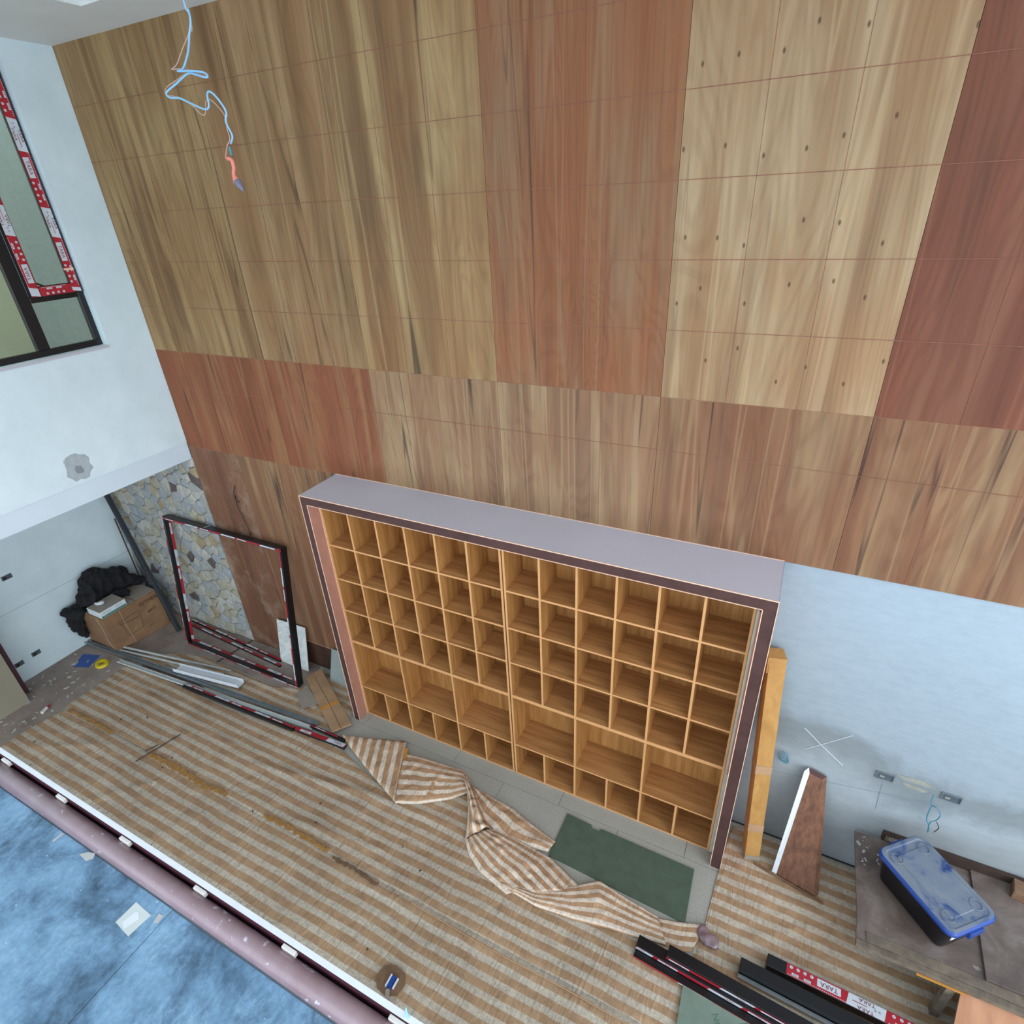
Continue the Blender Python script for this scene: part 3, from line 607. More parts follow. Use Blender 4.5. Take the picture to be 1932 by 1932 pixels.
# ---------------- sheets on the floor ----------------
def interp(tab, x):
    for (a_, b_), (c_, d_) in zip(tab, tab[1:]):
        if x <= c_: return b_+(d_-b_)*max(0, (x-a_)/(c_-a_))
    return tab[-1][1]
def sheet(name, x0, x1, lo, hi, m, z=.006, amp=.007, n=None, ny=36, ridge=(), **tg):
    b = MB(); nx = n or int((x1-x0)/.045); k = len(b.v)
    for i in range(nx+1):
        x = x0+(x1-x0)*i/nx; ya, yb = interp(lo, x), interp(hi, x)
        for j in range(ny+1):
            y = ya+(yb-ya)*j/ny
            h = noise.noise(V((x*2.1, y*5, 1.3)))*.5+.5; h2 = abs(noise.noise(V((x*3.3+y*2, y*8.0, 7.7))))
            zz = z+amp*(h*.6+h2*.9)
            for (ax, ay, bx, by, hh, wd) in ridge:
                dx, dy = bx-ax, by-ay; L2 = dx*dx+dy*dy; tt = max(0, min(1, ((x-ax)*dx+(y-ay)*dy)/L2)); d_ = math.hypot(x-ax-dx*tt, y-ay-dy*tt)
                zz += hh*math.exp(-(d_/wd)**2)
            ed = min(j, ny-j, i, nx-i)
            if ed == 0: zz = z-.003
            b.v.append((x, y, zz))
    mi = b.mi(m)
    for i in range(nx):
        for j in range(ny):
            q = i*(ny+1)+j; b.f.append((q, q+ny+1, q+ny+2, q+1)); b.m.append(mi)
    return b.build(name, smooth=True, **tg)
sheet('dust_sheet', -1.27, 8.2, [(-1.27, -2.56), (-1.0, -3.6), (8.2, -3.6)], [(-1.27, -2.3), (-1.16, -1.80), (6.05, -1.778), (6.1, -1.72), (8.2, -1.72)], 'tarp', .005, .009, ny=44,
      ridge=[(-.9, -2.3, -.2, -1.95, .012, .03), (.3, -2.5, .8, -2.0, .012, .02), (1.2, -2.6, 1.6, -1.95, .010, .02), (3.4, -1.86, 8, -1.86, .014, .02)],
      label='striped tan and white dust sheet nearest the upper-floor edge, below the torn orange tape', cat='dust sheet', group='dust sheets')
topB = [(-1.16, -1.02), (-1.04, -.985), (.30, -1.0), (.9, -.97), (2.2, -.86), (2.45, -.93), (3.2, -1.13), (3.45, -.93), (3.7, -.80), (3.86, -.80), (4.1, -1.10), (4.6, -1.38), (5.2, -1.33), (5.9, -1.22), (6.05, -1.24)]
sheet('dust_sheet', -1.2, 6.05, [(-1.2, -1.80), (.0, -1.79), (2, -1.81), (6.05, -1.80)], topB, 'tarp', .011, .009, ny=26,
      ridge=[(1.6, -1.42, 2.9, -1.2, .022, .035), (2.9, -1.2, 3.9, -1.12, .016, .03), (-.9, -1.2, 1.2, -1.35, .012, .02), (2.5, -1.7, 3.4, -1.6, .012, .03)],
      label='striped tan and white dust sheet between the orange taped seam and the bare grey tiles', cat='dust sheet', group='dust sheets')
sheet('dust_sheet', 6.06, 9.7, [(6.06, -1.72), (9.7, -1.72)], [(6.06, -1.1), (6.14, -.94), (6.155, -.02), (9.7, -.02)], 'tarp', .006, .008, ny=44,
      ridge=[(6.2, -1.1, 6.9, -.62, .014, .015), (6.3, -.95, 7.0, -.8, .010, .012), (6.3, -.5, 6.9, -.52, .01, .02)],
      label='striped dust sheet on the right, running under the work platform to the bare wall', cat='dust sheet', group='dust sheets')
sheet('dust_sheet', -1.15, 2.08, [(-1.15, -.96), (-.6, -.80), (.4, -.92), (1.8, -.83), (2.08, -.62)], [(-1.15, -.80), (-.8, -.62), (-.4, -.50), (.9, -.52), (1.28, -.36), (1.34, -.08), (1.75, -.03), (2.08, -.06)], 'tarp', .006, .012, ny=20,
      ridge=[(1.5, -.3, 2.0, -.5, .03, .03), (1.3, -.2, 1.8, -.12, .025, .03), (1.7, -.6, 2.0, -.3, .025, .025)],
      label='narrow striped dust sheet running from the cardboard box past the leaning black frame', cat='dust sheet', group='dust sheets')
# dusty floor coverings
MB().prism([(-2.14, -4.0), (-1.2, -4.0), (-1.22, -2.5), (-1.19, -1.9), (-1.12, -1.05), (-1.3, -.9), (-2.14, -.95)], .0005, .004, 'floorpaper').build('protection_board', label='dusty grey-brown floor protection board along the recessed wall, strewn with chips', cat='floor covering')
MB().prism([(-2.14, -.93), (-1.1, -.93), (-.8, -.60), (-.4, -.49), (1.0, -.505), (1.25, -.36), (1.20, -.015), (-2.14, -.015)], .0005, .004, 'floorpaper').build('protection_board', label='dusty floor protection board lying under the leaning black frame', cat='floor covering')
MB().prism([(-1.1, -1.06), (-.1, -1.02), (.25, -.98), (.2, -.86), (-.9, -.86)], .0005, .0035, 'dirt').build('cardboard_strip', label='dirty brown cardboard strip under the silver profiles', cat='cardboard')
# fold-back of the sheet: seven draped pieces
fold = empty('folded_sheet', (3.9, -1.0, 0), label='crumpled striped sheet edge, bunched back from the grey tiles', cat='dust sheet')
def resample(P, n):
    P = [V(p) for p in P]; L = [0]
    for a_, b_ in zip(P, P[1:]): L.append(L[-1]+(b_-a_).length)
    out = []
    for i in range(n+1):
        s_ = L[-1]*i/n; k = max(j for j in range(len(L)-1) if L[j] <= s_+1e-9); t_ = (s_-L[k])/max(1e-9, L[k+1]-L[k]); out.append(P[k].lerp(P[k+1], t_))
    return out
def drape(A, B, nu, nv, stripes_, along, z, puff, cr, seed=0, name='fold'):
    a_ = resample(A, nu); c_ = resample(B, nu); b = MB(); b.uv = []
    for i in range(nu+1):
        for j in range(nv+1):
            v_ = j/nv; u_ = i/nu; p = a_[i].lerp(c_[i], v_)
            h = z+puff*(sin(pi*v_)**.6)*(.6+.4*sin(pi*min(1, u_*1.1)))+cr*(abs(noise.noise(V((p.x*9+seed, p.y*9, seed)))))*1.6*(sin(pi*v_)**.4)
            b.v.append((p.x, p.y, h if 0 < j < nv else z*.6+.004)); b.uv.append((((v_ if along else u_)*stripes_), 0))
    mi = b.mi('tarp_fold')
    for i in range(nu):
        for j in range(nv):
            q = i*(nv+1)+j; b.f.append((q, q+nv+1, q+nv+2, q+1)); b.m.append(mi)
    o = b.build(name, fold, smooth=True); s_ = o.modifiers.new('thick', 'SOLIDIFY'); s_.thickness = .002; return o
drape([(2.204, -0.756, 0.000), (2.519, -0.653, 0.000), (2.907, -0.524, 0.000)], [(2.224, -0.770, 0.000), (2.698, -0.965, 0.000), (3.219, -1.163, 0.000)], 34, 22, 7.2, False, .034, .008, .010, 1)
drape([(2.985, -0.652, 0.000), (3.190, -0.616, 0.000), (3.443, -0.600, 0.000), (3.636, -0.581, 0.000), (3.738, -0.628, 0.000)], [(3.226, -1.172, 0.000), (3.442, -1.080, 0.000), (3.698, -0.908, 0.000), (3.808, -0.790, 0.000), (3.843, -0.736, 0.000)], 34, 26, 5.2, True, .030, .035, .020, 2)
drape([(3.804, -0.773, 0.000), (3.911, -0.925, 0.000), (3.981, -1.067, 0.000), (4.030, -1.198, 0.000)], [(3.642, -0.592, 0.000), (3.836, -0.713, 0.000), (4.022, -0.874, 0.000), (4.213, -1.016, 0.000)], 30, 22, 3.2, True, .026, .070, .075, 3)
drape([(3.800, -0.692, 0.000), (4.034, -0.928, 0.000), (4.356, -1.059, 0.000), (4.759, -0.978, 0.000)], [(3.830, -0.691, 0.000), (4.289, -0.729, 0.000), (4.556, -0.803, 0.000), (4.787, -0.861, 0.000)], 30, 14, 2.4, True, .018, .016, .02, 4)
drape([(4.025, -1.190, 0.000), (4.127, -1.296, 0.000), (4.290, -1.386, 0.000), (4.580, -1.450, 0.000)], [(4.203, -0.998, 0.000), (4.509, -0.989, 0.000), (4.815, -1.014, 0.000), (5.169, -1.149, 0.000)], 34, 34, 6.6, True, .024, .035, .022, 5)
drape([(4.493, -1.398, 0.000), (4.783, -1.305, 0.000), (5.022, -1.185, 0.000), (5.246, -1.020, 0.000), (5.511, -1.062, 0.000), (5.758, -1.090, 0.000)], [(4.525, -1.411, 0.000), (4.842, -1.436, 0.000), (5.151, -1.396, 0.000), (5.440, -1.335, 0.000), (5.645, -1.305, 0.000), (5.865, -1.261, 0.000)], 44, 26, 4.6, True, .032, .012, .012, 6)
drape([(5.750, -1.094, 0.000), (5.917, -1.050, 0.000), (6.132, -0.974, 0.000)], [(5.858, -1.264, 0.000), (5.961, -1.255, 0.000), (6.041, -1.221, 0.000)], 20, 16, 3.0, True, .016, .004, .010, 7)
for (p_, q_) in (((2.969, -0.611, 0.045), (3.055, -0.786, 0.045)), ((3.067, -0.821, 0.045), (3.156, -1.007, 0.045))):
    bar(p_, q_, .035, .004, 'packtape')[0].build('tape_strip', fold)
for (p_, q_) in (((3.446, -0.809, 0.075), (3.514, -0.931, 0.075)), ((3.474, -0.969, 0.060), (3.541, -0.957, 0.060))):
    bar(p_, q_, .03, .003, 'tan')[0].build('tape_strip', fold)
blobs_later = True
# torn orange foam tape along the seam
def ragged(x0, x1, y, w, seed, lab, m='ochre', z=.019):
    r_ = random.Random(seed); b = MB(); n = int((x1-x0)/.03); P = []
    for i in range(n+1): x = x0+(x1-x0)*i/n; yy = y-.007*sin(i*.21+seed)+.008*r_.random(); P.append((x, yy-w*r_.uniform(.25, .75), yy+w*.3*r_.random()))
    for a_, c_ in zip(P, P[1:]):
        h = z+r_.uniform(.001, .012)
        b.hexa([(a_[0], a_[1], z-.004), (c_[0], c_[1], z-.004), (c_[0], c_[2], z-.004), (a_[0], a_[2], z-.004), (a_[0], a_[1], h), (c_[0], c_[1], h), (c_[0], c_[2], h), (a_[0], a_[2], h)], m)
    return b.build('torn_tape', label=lab, cat='tape')
ragged(-1.08, -.25, -1.80, .05, 1, 'torn orange tape at the far left end of the sheet seam')
ragged(.42, 1.62, -1.80, .07, 2, 'longest torn orange tape strip on the sheet seam')
ragged(2.15, 2.95, -1.79, .05, 3, 'torn orange tape strip left of the brown crumbled piece')
ragged(3.03, 3.55, -1.83, .05, 4, 'brown crumbling piece of tape in the middle of the sheet seam', 'wood')
MB().tube([(3.9, -1.845, .028), (4.6, -1.86, .03), (5.4, -1.85, .03), (6.4, -1.87, .028)], .003, 'tan', 5).build('cord', label='thin golden cord along the seam toward the bottom of the floor', cat='cord')

# ---------------- green boards, cartons and leaning pieces ----------------
def slab4(pts, z0, z1, name, m, side=None, parent=None, **tg): return MB().prism([(p[0], p[1]) for p in pts], z0, z1, m, side).build(name, parent, **tg)
slab4([(4.78, -.56), (5.02, -.575), (5.04, -.60), (5.10, -.60), (5.12, -.575), (5.95, -.585), (5.965, -1.04), (4.775, -1.0)], .001, .011, 'green_board', 'green', label='dark green moisture board with a nicked edge lying on the tiles before the shelves', cat='board')
gb = slab4([(6.035, -1.445), (6.62, -1.455), (6.62, -2.05), (6.05, -2.05)], .029, .039, 'green_board', 'green2', label='pale green board lying below the black profiles at the bottom', cat='board')
for x_, s_ in ((6.50, .09), (6.30, .06)): b = MB(); put_text(b, 'NOM', (x_, -1.60, .0395), (.5, -.86, 0), (.86, .5, 0), s_, 'greenink'); b.build('faint_print', gb)
# long ochre carton leaning beside the surround
def leanbox(p0, p1, ex, ey, m): 
    b = MB(); p0, p1, ex, ey = V(p0), V(p1), V(ex), V(ey); N_ = 10; k0 = None
    ring = []
    for i in range(N_+1):
        t_ = i/N_; c = p0.lerp(p1, t_); w = .012*sin(i*2.1); ring.append([c+V((0, 0, 0)), c+ex*(1+w), c+ex*(1+w)+ey, c+ey*(1-w)])
    for i in range(N_):
        A_, B_ = ring[i], ring[i+1]
        for j in range(4): q = (j+1) % 4; b.face([A_[j], A_[q], B_[q], B_[j]], m)
    b.face(ring[0][::-1], m); b.face(ring[-1], m); return b
t = empty('long_carton', (6.36, -.26, 0), label='long narrow ochre carton standing upright against the wall beside the shelves', cat='carton')
leanbox((6.322, -.312, .03), (6.182, -.150, 2.08), (.112, .03, 0), (-.035, .10, 0), 'cardy').build('body', t)
b = leanbox((6.318, -.318, .0), (6.322, -.312, .06), (.120, .03, 0), (-.04, .108, 0), 'cardin'); b.build('crushed_end', t)
b = leanbox((6.176, -.156, 1.98), (6.170, -.148, 2.12), (.124, .03, 0), (-.038, .11, 0), 'cardy'); b.build('end_cap', t)
for z_ in (.35, 1.0):
    u = z_/2.08; b = leanbox((6.320-.14*u, -.315+.162*u, z_), (6.316-.14*u, -.311+.162*u, z_+.09), (.117, .03, 0), (-.036, .104, 0), 'card2'); b.build('tape_band', t)
MB().box(6.293, 6.305, -.05, -.02, 1.86, 1.99, 'paper').build('tape_scrap', label='white scrap of tape on the wall next to the top of the ochre carton', cat='tape')
# brown tapered board with white edge
BL, BR, TL, TR = V((6.548, -.342, .004)), V((6.868, -.402, .004)), V((6.614, -0.035, 0.982)), V((6.739, -0.035, 0.948))
dd = V((.03, .034, .012)); b = MB(); b.hexa([BL, BR, BR+dd, BL+dd, TL, TR, TR+dd, TL+dd], 'brown', [None, 'film_dk', None, None, None, 'brown'])
t = b.build('tapered_board', label='tapered brown board with a white edge leaning on the bare wall', cat='board')
wv_ = (BR-BL)*.085; wt_ = (TR-TL)*.24; MB().hexa([BL-wv_*.3+V((0, -.004, 0)), BL+wv_+V((0, -.004, 0)), BL+wv_, BL-wv_*.3+dd, TL-wt_*.3+V((0, -.004, 0)), TL+wt_+V((0, -.004, 0)), TL+wt_, TL-wt_*.3+dd], 'coat').build('white_edge', t)
bar((6.40, -.325, .014), (6.93, -.432, .014), .022, .012, 'wood')[0].build('wooden_batten', label='thin brown batten lying at the foot of the tapered board', cat='batten')
# marble tile and grey slab
def leanslab(bl, br, tl, tr, th, m, name, side=None, **tg):
    bl, br, tl, tr = V(bl), V(br), V(tl), V(tr); n_ = (br-bl).cross(tl-bl).normalized()*(-th)
    if n_.y < 0: n_ = -n_
    return bev(MB().hexa([bl, br, br+n_, bl+n_, tl, tr, tr+n_, tl+n_], m, [side]*2+[None, side, None, side]).build(name, **tg), .001, 1)
leanslab((0.645, -0.147, 0.005), (1.120, -0.146, 0.005), (0.650, -0.035, 0.612), (1.133, -0.035, 0.627), .011, 'marble', 'marble_tile', 'coat', label='white veined marble tile leaning behind the right post of the black frame', cat='tile')
leanslab((1.496, -0.168, 0.005), (1.98, -.20, .005), (1.503, -0.030, 0.424), (1.97, -.03, .42), .02, 'slab', 'stone_slab', label='grey textured stone slab leaning between plywood and shelf surround', cat='tile')
# flattened carton
cb = slab4([(1.205, -0.271, 0.000), (1.286, -0.078, 0.000), (2.209, -0.603, -0.000), (2.086, -0.777, 0.000)], .034, .060, 'flat_carton', 'card2', label='flattened brown carton with orange packing tape at the foot of the shelf surround', cat='carton')
q = [V((1.7129, -0.5843, 0.0605)), V((1.8358, -0.3993, 0.0605)), V((1.8754, -0.4170, 0.0605)), V((1.7581, -0.6068, 0.0605))]; b = MB(); b.hexa([p-V((0, 0, .001)) for p in q]+[p+V((0, 0, .001)) for p in q], 'packtape'); b.build('packing_tape', cb)
b = MB(); b.tube([(1.321, -0.229, 0.061), (1.760, -0.468, 0.061), (2.181, -0.721, 0.061)], .002, 'seam', 4, False); b.build('crease', cb)
slab4([(1.282, -0.501, 0.000), (1.301, -0.353, 0.000), (1.638, -0.505, 0.000), (1.505, -0.659, 0.000)], .024, .034, 'card_sheet', 'cardin', label='small grey card sheet beside the flattened carton', cat='cardboard')

# ---------------- metal profiles on the floor, left ----------------
def prof(name, p0, p1, w, h, m, label, cat='profile', z=.02, chan=True, group=None):
    p0 = V((p0[0], p0[1], z)); p1 = V((p1[0], p1[1], z)); t = empty(name, (p0+p1)/2, label=label, cat=cat)
    d = (p1-p0); s = V((0, 0, 1)).cross(d).normalized(); e_ = .004
    if chan:
        b = MB(); b.ob(p0-s*w/2, d, s*w, V((0, 0, e_)), m); b.build('web', t)
        for sg in (-1, 1): b = MB(); b.ob(p0+s*(w/2-e_ if sg > 0 else -w/2)+V((0, 0, e_)), d, s*e_, V((0, 0, h)), m); b.build('flange', t)
    else: b = MB(); b.ob(p0-s*w/2, d, s*w, V((0, 0, h)), m); bev(b.build('bar', t), .002, 1)
    return t, p0, d, s
prof('steel_channel', (-2.163, -0.993, 0.000), (1.844, -0.751, 0.000), .05, .025, 'galv', 'galvanised steel channel, the longest of the silver profiles on the floor', z=.022)
prof('steel_channel', (-1.347, -1.041, 0.000), (1.831, -0.821, 0.000), .045, .02, 'alu', 'pale grey channel lying directly above the black taped profile', z=.020)
prof('white_tube', (-1.659, -0.867, 0.000), (0.219, -0.565, 0.000), .022, .02, 'alu', 'upper of two thin white tubes pointing from the cardboard box', chan=False, z=.03)
prof('white_tube', (-1.622, -0.920, 0.000), (0.184, -0.641, 0.000), .020, .016, 'alu', 'lower of two thin white tubes pointing from the cardboard box', chan=False, z=.03)
prof('white_angle', (-0.455, -0.830, 0.000), (0.556, -0.691, 0.000), .105, .05, 'coat', 'short wide white channel lying across the silver profiles', z=.046)
t, p0, d, s = prof('black_profile', (-0.120, -0.979, 0.000), (1.653, -0.916, 0.000), .055, .03, 'black', 'black profile with tape lying below the pale channel on the striped sheet', chan=False, z=.022)
tape(t, p0+V((0, 0, .0301))+s*.012, d, (0, 0, 1), .022, d.length, .1, False)
t, p0, d, s = prof('taped_profile', (1.670, -0.901, 0.000), (2.350, -0.864, 0.000), .05, .03, 'black', 'short profile wrapped in red and white tape, its end touching the folded sheet', chan=False, z=.022)
tape(t, p0+V((0, 0, .0301)), d, (0, 0, 1), .045, d.length, .2, False); 
t, p0, d, s = prof('black_profile', (1.798, -0.803, 0.000), (2.289, -0.802, 0.000), .03, .03, 'black', 'short black profile between the pale channel end and the folded sheet', chan=False, z=.022)
tape(t, p0+V((0, 0, .0301)), d, (0, 0, 1), .014, d.length*.8, .2, False)
for k, (a_, c_) in enumerate([((364, 1173), (532, 1250)), ((362, 1184), (530, 1259))]):
    pass
t, p0, d, s = prof('taped_profile', (-1.184, -0.058, 0.000), (0.661, -0.155, 0.000), .030, .03, 'black', 'back one of two red-taped profiles lying inside the leaning frame', chan=False, z=.006)
tape(t, p0+V((0, 0, .0301)), d, (0, 0, 1), .024, d.length, .1, False)
t, p0, d, s = prof('taped_profile', (-1.096, -0.134, 0.000), (0.729, -0.230, 0.000), .030, .03, 'black', 'front one of two red-taped profiles lying inside the leaning frame', chan=False, z=.006)
tape(t, p0+V((0, 0, .0301)), d, (0, 0, 1), .024, d.length, .4, False)
bar(V((-0.020, 0.014, 0.000))+V((0, 0, .0045)), V((-0.124, -0.519, 0.000))+V((0, 0, .0045)), .03, .0012, 'strip')[0].build('dark_strip', label='flat dark strip lying across the floor under the leaning frame', cat='strip')

# leaning black frame
t = empty('leaning_frame', (.2, -.41, 0), label='large black window frame with red tape leaning against the stone and plywood wall', cat='window frame')
BL, BR, TL, TR = V((-.827, -.417, .004)), V((1.214, -.417, .004)), V((-.824, -.124, 1.842)), V((1.216, -.124, 1.842))
ex = (BR-BL).normalized(); ez = (TL-BL).normalized(); ey = ez.cross(ex).normalized(); H = (TL-BL).length; Wd = (BR-BL).length; fw, fd = .038, .088
if ey.y < 0: ey = -ey
BL = BL+V((0, 0, .0)); 
for (o_, a_, c_) in ((BL, ex*Wd, ez*fw), (BL+ez*(H-fw), ex*Wd, ez*fw), (BL+ez*fw, ex*fw, ez*(H-2*fw)), (BL+ez*fw+ex*(Wd-fw), ex*fw, ez*(H-2*fw))):
    b = MB(); b.ob(o_, a_, ey*fd, c_, 'blackm'); bev(b.build('frame_member', t), .002, 1)
fr = -ey
tape(t, BL+ex*.008+ez*H, -ez, fr, .012, H, .1, False); tape(t, BL+ez*.010, ex, fr, .014, Wd, .3, False); tape(t, BL+ez*(H-.022), ex, fr, .018, Wd, .2, False)
tape(t, BL+ex*(Wd-.028)+ez*H, -ez, fr, .018, H, .4, False)
tape(t, BL+ex*fw+ey*.066+ez*(H-fw), -ez, ex, .035, H-2*fw, .2, False); tape(t, BL+ez*fw+ey*.066+ex*fw, ex, ez, .035, Wd-2*fw, .5, False)
b = MB(); b.ob(BL+ez*(H+.0005)+ex*.78, ex*.012, ey*fd, ez*.002, 'tapew'); b.build('tape_scrap', t)

# dark poles in the corner
def pole(p0, p1, w, m, nm, lab, tp=False):
    p0, p1 = V(p0), V(p1); d = p1-p0; s = d.cross(V((0, 1, 0))).normalized(); n_ = s.cross(d).normalized(); b = MB(); b.ob(p0-s*w/2-n_*w/2, d, n_*w, s*w, m)
    t = empty(nm, p0, label=lab, cat='profile'); bev(b.build('bar', t), .003, 1)
    b = MB(); b.ob(p0-s*w*.18-n_*(w/2+.006), d, n_*.006, s*w*.36, 'rubber'); b.build('groove_cover', t); return t, p0, d, s, n_
pole((-1.135, -.30, .03), (-2.02, -.075, 2.02), .055, 'rubber', 'dark_profile', 'thick dark grey profile leaning into the corner in front of the stone wall')
t, p0, d, s, n_ = pole((-1.62, -.17, .60), (-2.06, -.06, 1.98), .022, 'blackm', 'dark_profile', 'thin taped profile behind the thick grey one in the corner')
tape(t, p0-n_*.0112, d, -n_, .018, d.length, .1, False)
bar((-1.98, -.12, .62), (-2.11, -.06, 1.5), .014, .014, 'strip', up=(0, 1, 0))[0].build('thin_rod', label='thin dark rod standing on the cardboard box against the pale wall', cat='rod')
# beige board leaning on recessed wall
t = empty('beige_board', (-1.75, -2.4, 0), label='beige board leaning on the pale recessed wall at the left edge', cat='board')
b = MB(); b.hexa([(-1.715, -3.2, .005), (-1.700, -1.932, .005), (-1.712, -1.932, .005), (-1.727, -3.2, .005), (-1.96, -3.2, 1.5), (-1.95, -1.87, 1.5), (-1.962, -1.87, 1.5), (-1.972, -3.2, 1.5)], 'beige'); b.build('panel', t)
t = empty('dark_post', (-1.9, -1.88, 0), label='dark upright profile standing behind the beige board', cat='profile')
bar((-1.905, -1.885, .005), (-2.08, -1.83, 1.5), .05, .04, 'maroon', up=(0, 1, 0))[0].build('bar', t)

# ---------------- box with cloth ----------------
t = empty('cardboard_box', (-1.82, -.57, 0), label='big brown cardboard box tied with string in the corner under the black cloth', cat='box')
bx0, bx1, by0, by1, bz = -2.13, -1.50, -.935, -.215, .585
b = MB(); b.hexa([(bx0, by0, .005), (bx1-.03, by0+.01, .005), (bx1+.05, by1, .005), (bx0, by1, .005), (bx0, by0-.02, bz), (bx1, by0-.02, bz), (bx1+.03, by1, bz), (bx0, by1, bz)], 'card'); bev(b.build('body', t), .006, 2)
b = MB(); b.box(bx0+.01, bx1-.01, by0+.0, by1-.30, bz+.0005, bz+.008, 'cardin'); b.box(bx0+.01, bx1+.0, by1-.28, by1-.01, bz+.0005, bz+.008, 'cardin'); b.build('lid_flap', t)
# printed drawing and name on the side facing the room
def side(u_, v_):  # u along y 0..1, v up 0..1 on +x face
    A_ = V((bx1-.03, by0+.01, .005)).lerp(V((bx1+.05, by1, .005)), u_); B_ = V((bx1, by0-.02, bz)).lerp(V((bx1+.03, by1, bz)), u_); return A_.lerp(B_, v_)+V((.003, 0, 0))
b = MB()
for pl in ([(.22, .72), (.55, .76), (.60, .72), (.52, .60), (.22, .66), (.20, .70), (.22, .72)], [(.24, .66), (.27, .28), (.55, .30), (.58, .66)], [(.62, .22), (.74, .24)]): b.tube([side(*p_) for p_ in pl], .0022, 'ink', 4, False)
b.build('printed_drawing', t)
b = MB(); ex_ = (side(1, .85)-side(0, .85)).normalized(); ey_ = (side(.5, 1)-side(.5, 0)).normalized(); put_text(b, 'ESTHER', side(.80, .86)+V((.001, 0, 0)), ex_, ey_, .075, 'ink'); b.build('printed_name', t); b = MB(); put_text(b, 'eHT', side(.80, .60)+V((.001, 0, 0)), ex_, ey_, .07, 'ink')
b.build('printed_name', t)
b = MB(); b.tube([side(.30, 1.0), side(.305, .5), side(.33, .0)], .003, 'string', 5); b.tube([V((bx1-.12, by0-.023, bz)), V((bx1-.10, by0-.012, .4)), V((bx1-.12, by0-.008, .2)), V((bx1-.06, by0+.002, .05))], .003, 'string', 5); b.build('string', t)
t = empty('small_carton', (-1.66, -.77, bz), label='small white carton with a teal stripe on top of the brown box', cat='carton')
b = MB(); b.box(-1.80, -1.515, -.935, -.60, bz+.009, bz+.10, 'paper', [None, 'cardin', None, None, None, None]); bev(b.build('body', t), .003, 1)
b = MB(); b.box(-1.5149, -1.5135, -.93, -.61, bz+.014, bz+.034, 'teal'); b.build('teal_stripe', t)
MB().box(-1.5149, -1.5137, -.90, -.80, bz+.05, bz+.085, 'alu').build('printed_label', t); MB().box(-1.5149, -1.5137, -.74, -.65, bz+.05, bz+.085, 'alu').build('printed_label', t); b = MB(); put_text(b, '2in1', (-1.5130, -.88, bz+.024), (0, 1, 0), (0, 0, 1), .022, 'tapew'); b.build('printed_label', t)
def blob(name, cs, m, vox, disp, seed, squash=None, **tg):
    bm = bmesh.new()
    for (c, r) in cs:
        g_ = bmesh.ops.create_icosphere(bm, subdivisions=3, radius=1)
        for v in g_['verts']: v.co = V((v.co.x*r[0]+c[0], v.co.y*r[1]+c[1], v.co.z*r[2]+c[2]))
    me = bpy.data.meshes.new(name); bm.to_mesh(me); bm.free(); o = bpy.data.objects.new(name, me); COL.objects.link(o)
    rm = o.modifiers.new('r', 'REMESH'); rm.mode = 'VOXEL'; rm.voxel_size = vox
    dg = bpy.context.evaluated_depsgraph_get(); me2 = bpy.data.meshes.new_from_object(o.evaluated_get(dg)); bpy.data.objects.remove(o, do_unlink=True)
    me2.calc_loop_triangles(); vs = [v.co.copy() for v in me2.vertices]; ns = [v.normal.copy() for v in me2.vertices]
    b = MB(); 
    for v, n_ in zip(vs, ns):
        f = noise.noise(V((v.x*5+seed, v.y*5+v.z*3, v.z*5)))*.7+(.45-abs(noise.noise(V((v.x*9+v.z*6, v.y*9-v.z*5+seed, v.z*7)))*2.0))*.8+(.4-abs(noise.noise(V((v.x*21, v.y*17-v.z*14+seed, v.z*19)))*2.0))*.35
        p = v+n_*disp*f; p.x = max(p.x, XL+.012); b.v.append(tuple(p))
    b.f = [tuple(p.vertices) for p in me2.polygons]; b.m = [0]*len(b.f); b.mats = [m]; return b.build(name, smooth=True, **tg)
blob('black_cloth', [((-1.98, -.55, .78), (.13, .32, .19)), ((-2.02, -.62, .86), (.09, .20, .16)), ((-1.93, -.80, .735), (.13, .16, .10)), ((-1.90, -.36, .70), (.12, .17, .09)), ((-1.99, -.98, .60), (.10, .11, .10)), ((-2.02, -1.02, .46), (.07, .085, .17)), ((-2.04, -1.01, .33), (.045, .05, .13)), ((-2.05, -.99, .22), (.02, .028, .09)), ((-2.06, -1.06, .62), (.06, .06, .05)), ((-1.78, -.50, .63), (.10, .12, .05)), ((-1.84, -.22, .64), (.08, .07, .05))],
     'fabric', .013, .050, 3, label='heap of black cloth draped over the brown box against the wall', cat='cloth')
blob('crumpled_paper', [((-1.70, -.80, bz+.118), (.05, .045, .022)), ((-1.735, -.83, bz+.115), (.05, .02, .018))], 'paper', .008, .012, 9, label='crumpled white paper on the small carton', cat='paper')
slab4([(-1.838, -1.351, 0.000), (-1.979, -1.142, 0.000), (-1.719, -1.062, 0.000), (-1.633, -1.272, 0.000)], .0045, .0055, 'blue_sheet', 'blue', label='blue paper sheet on the floor before the recessed wall', cat='paper')
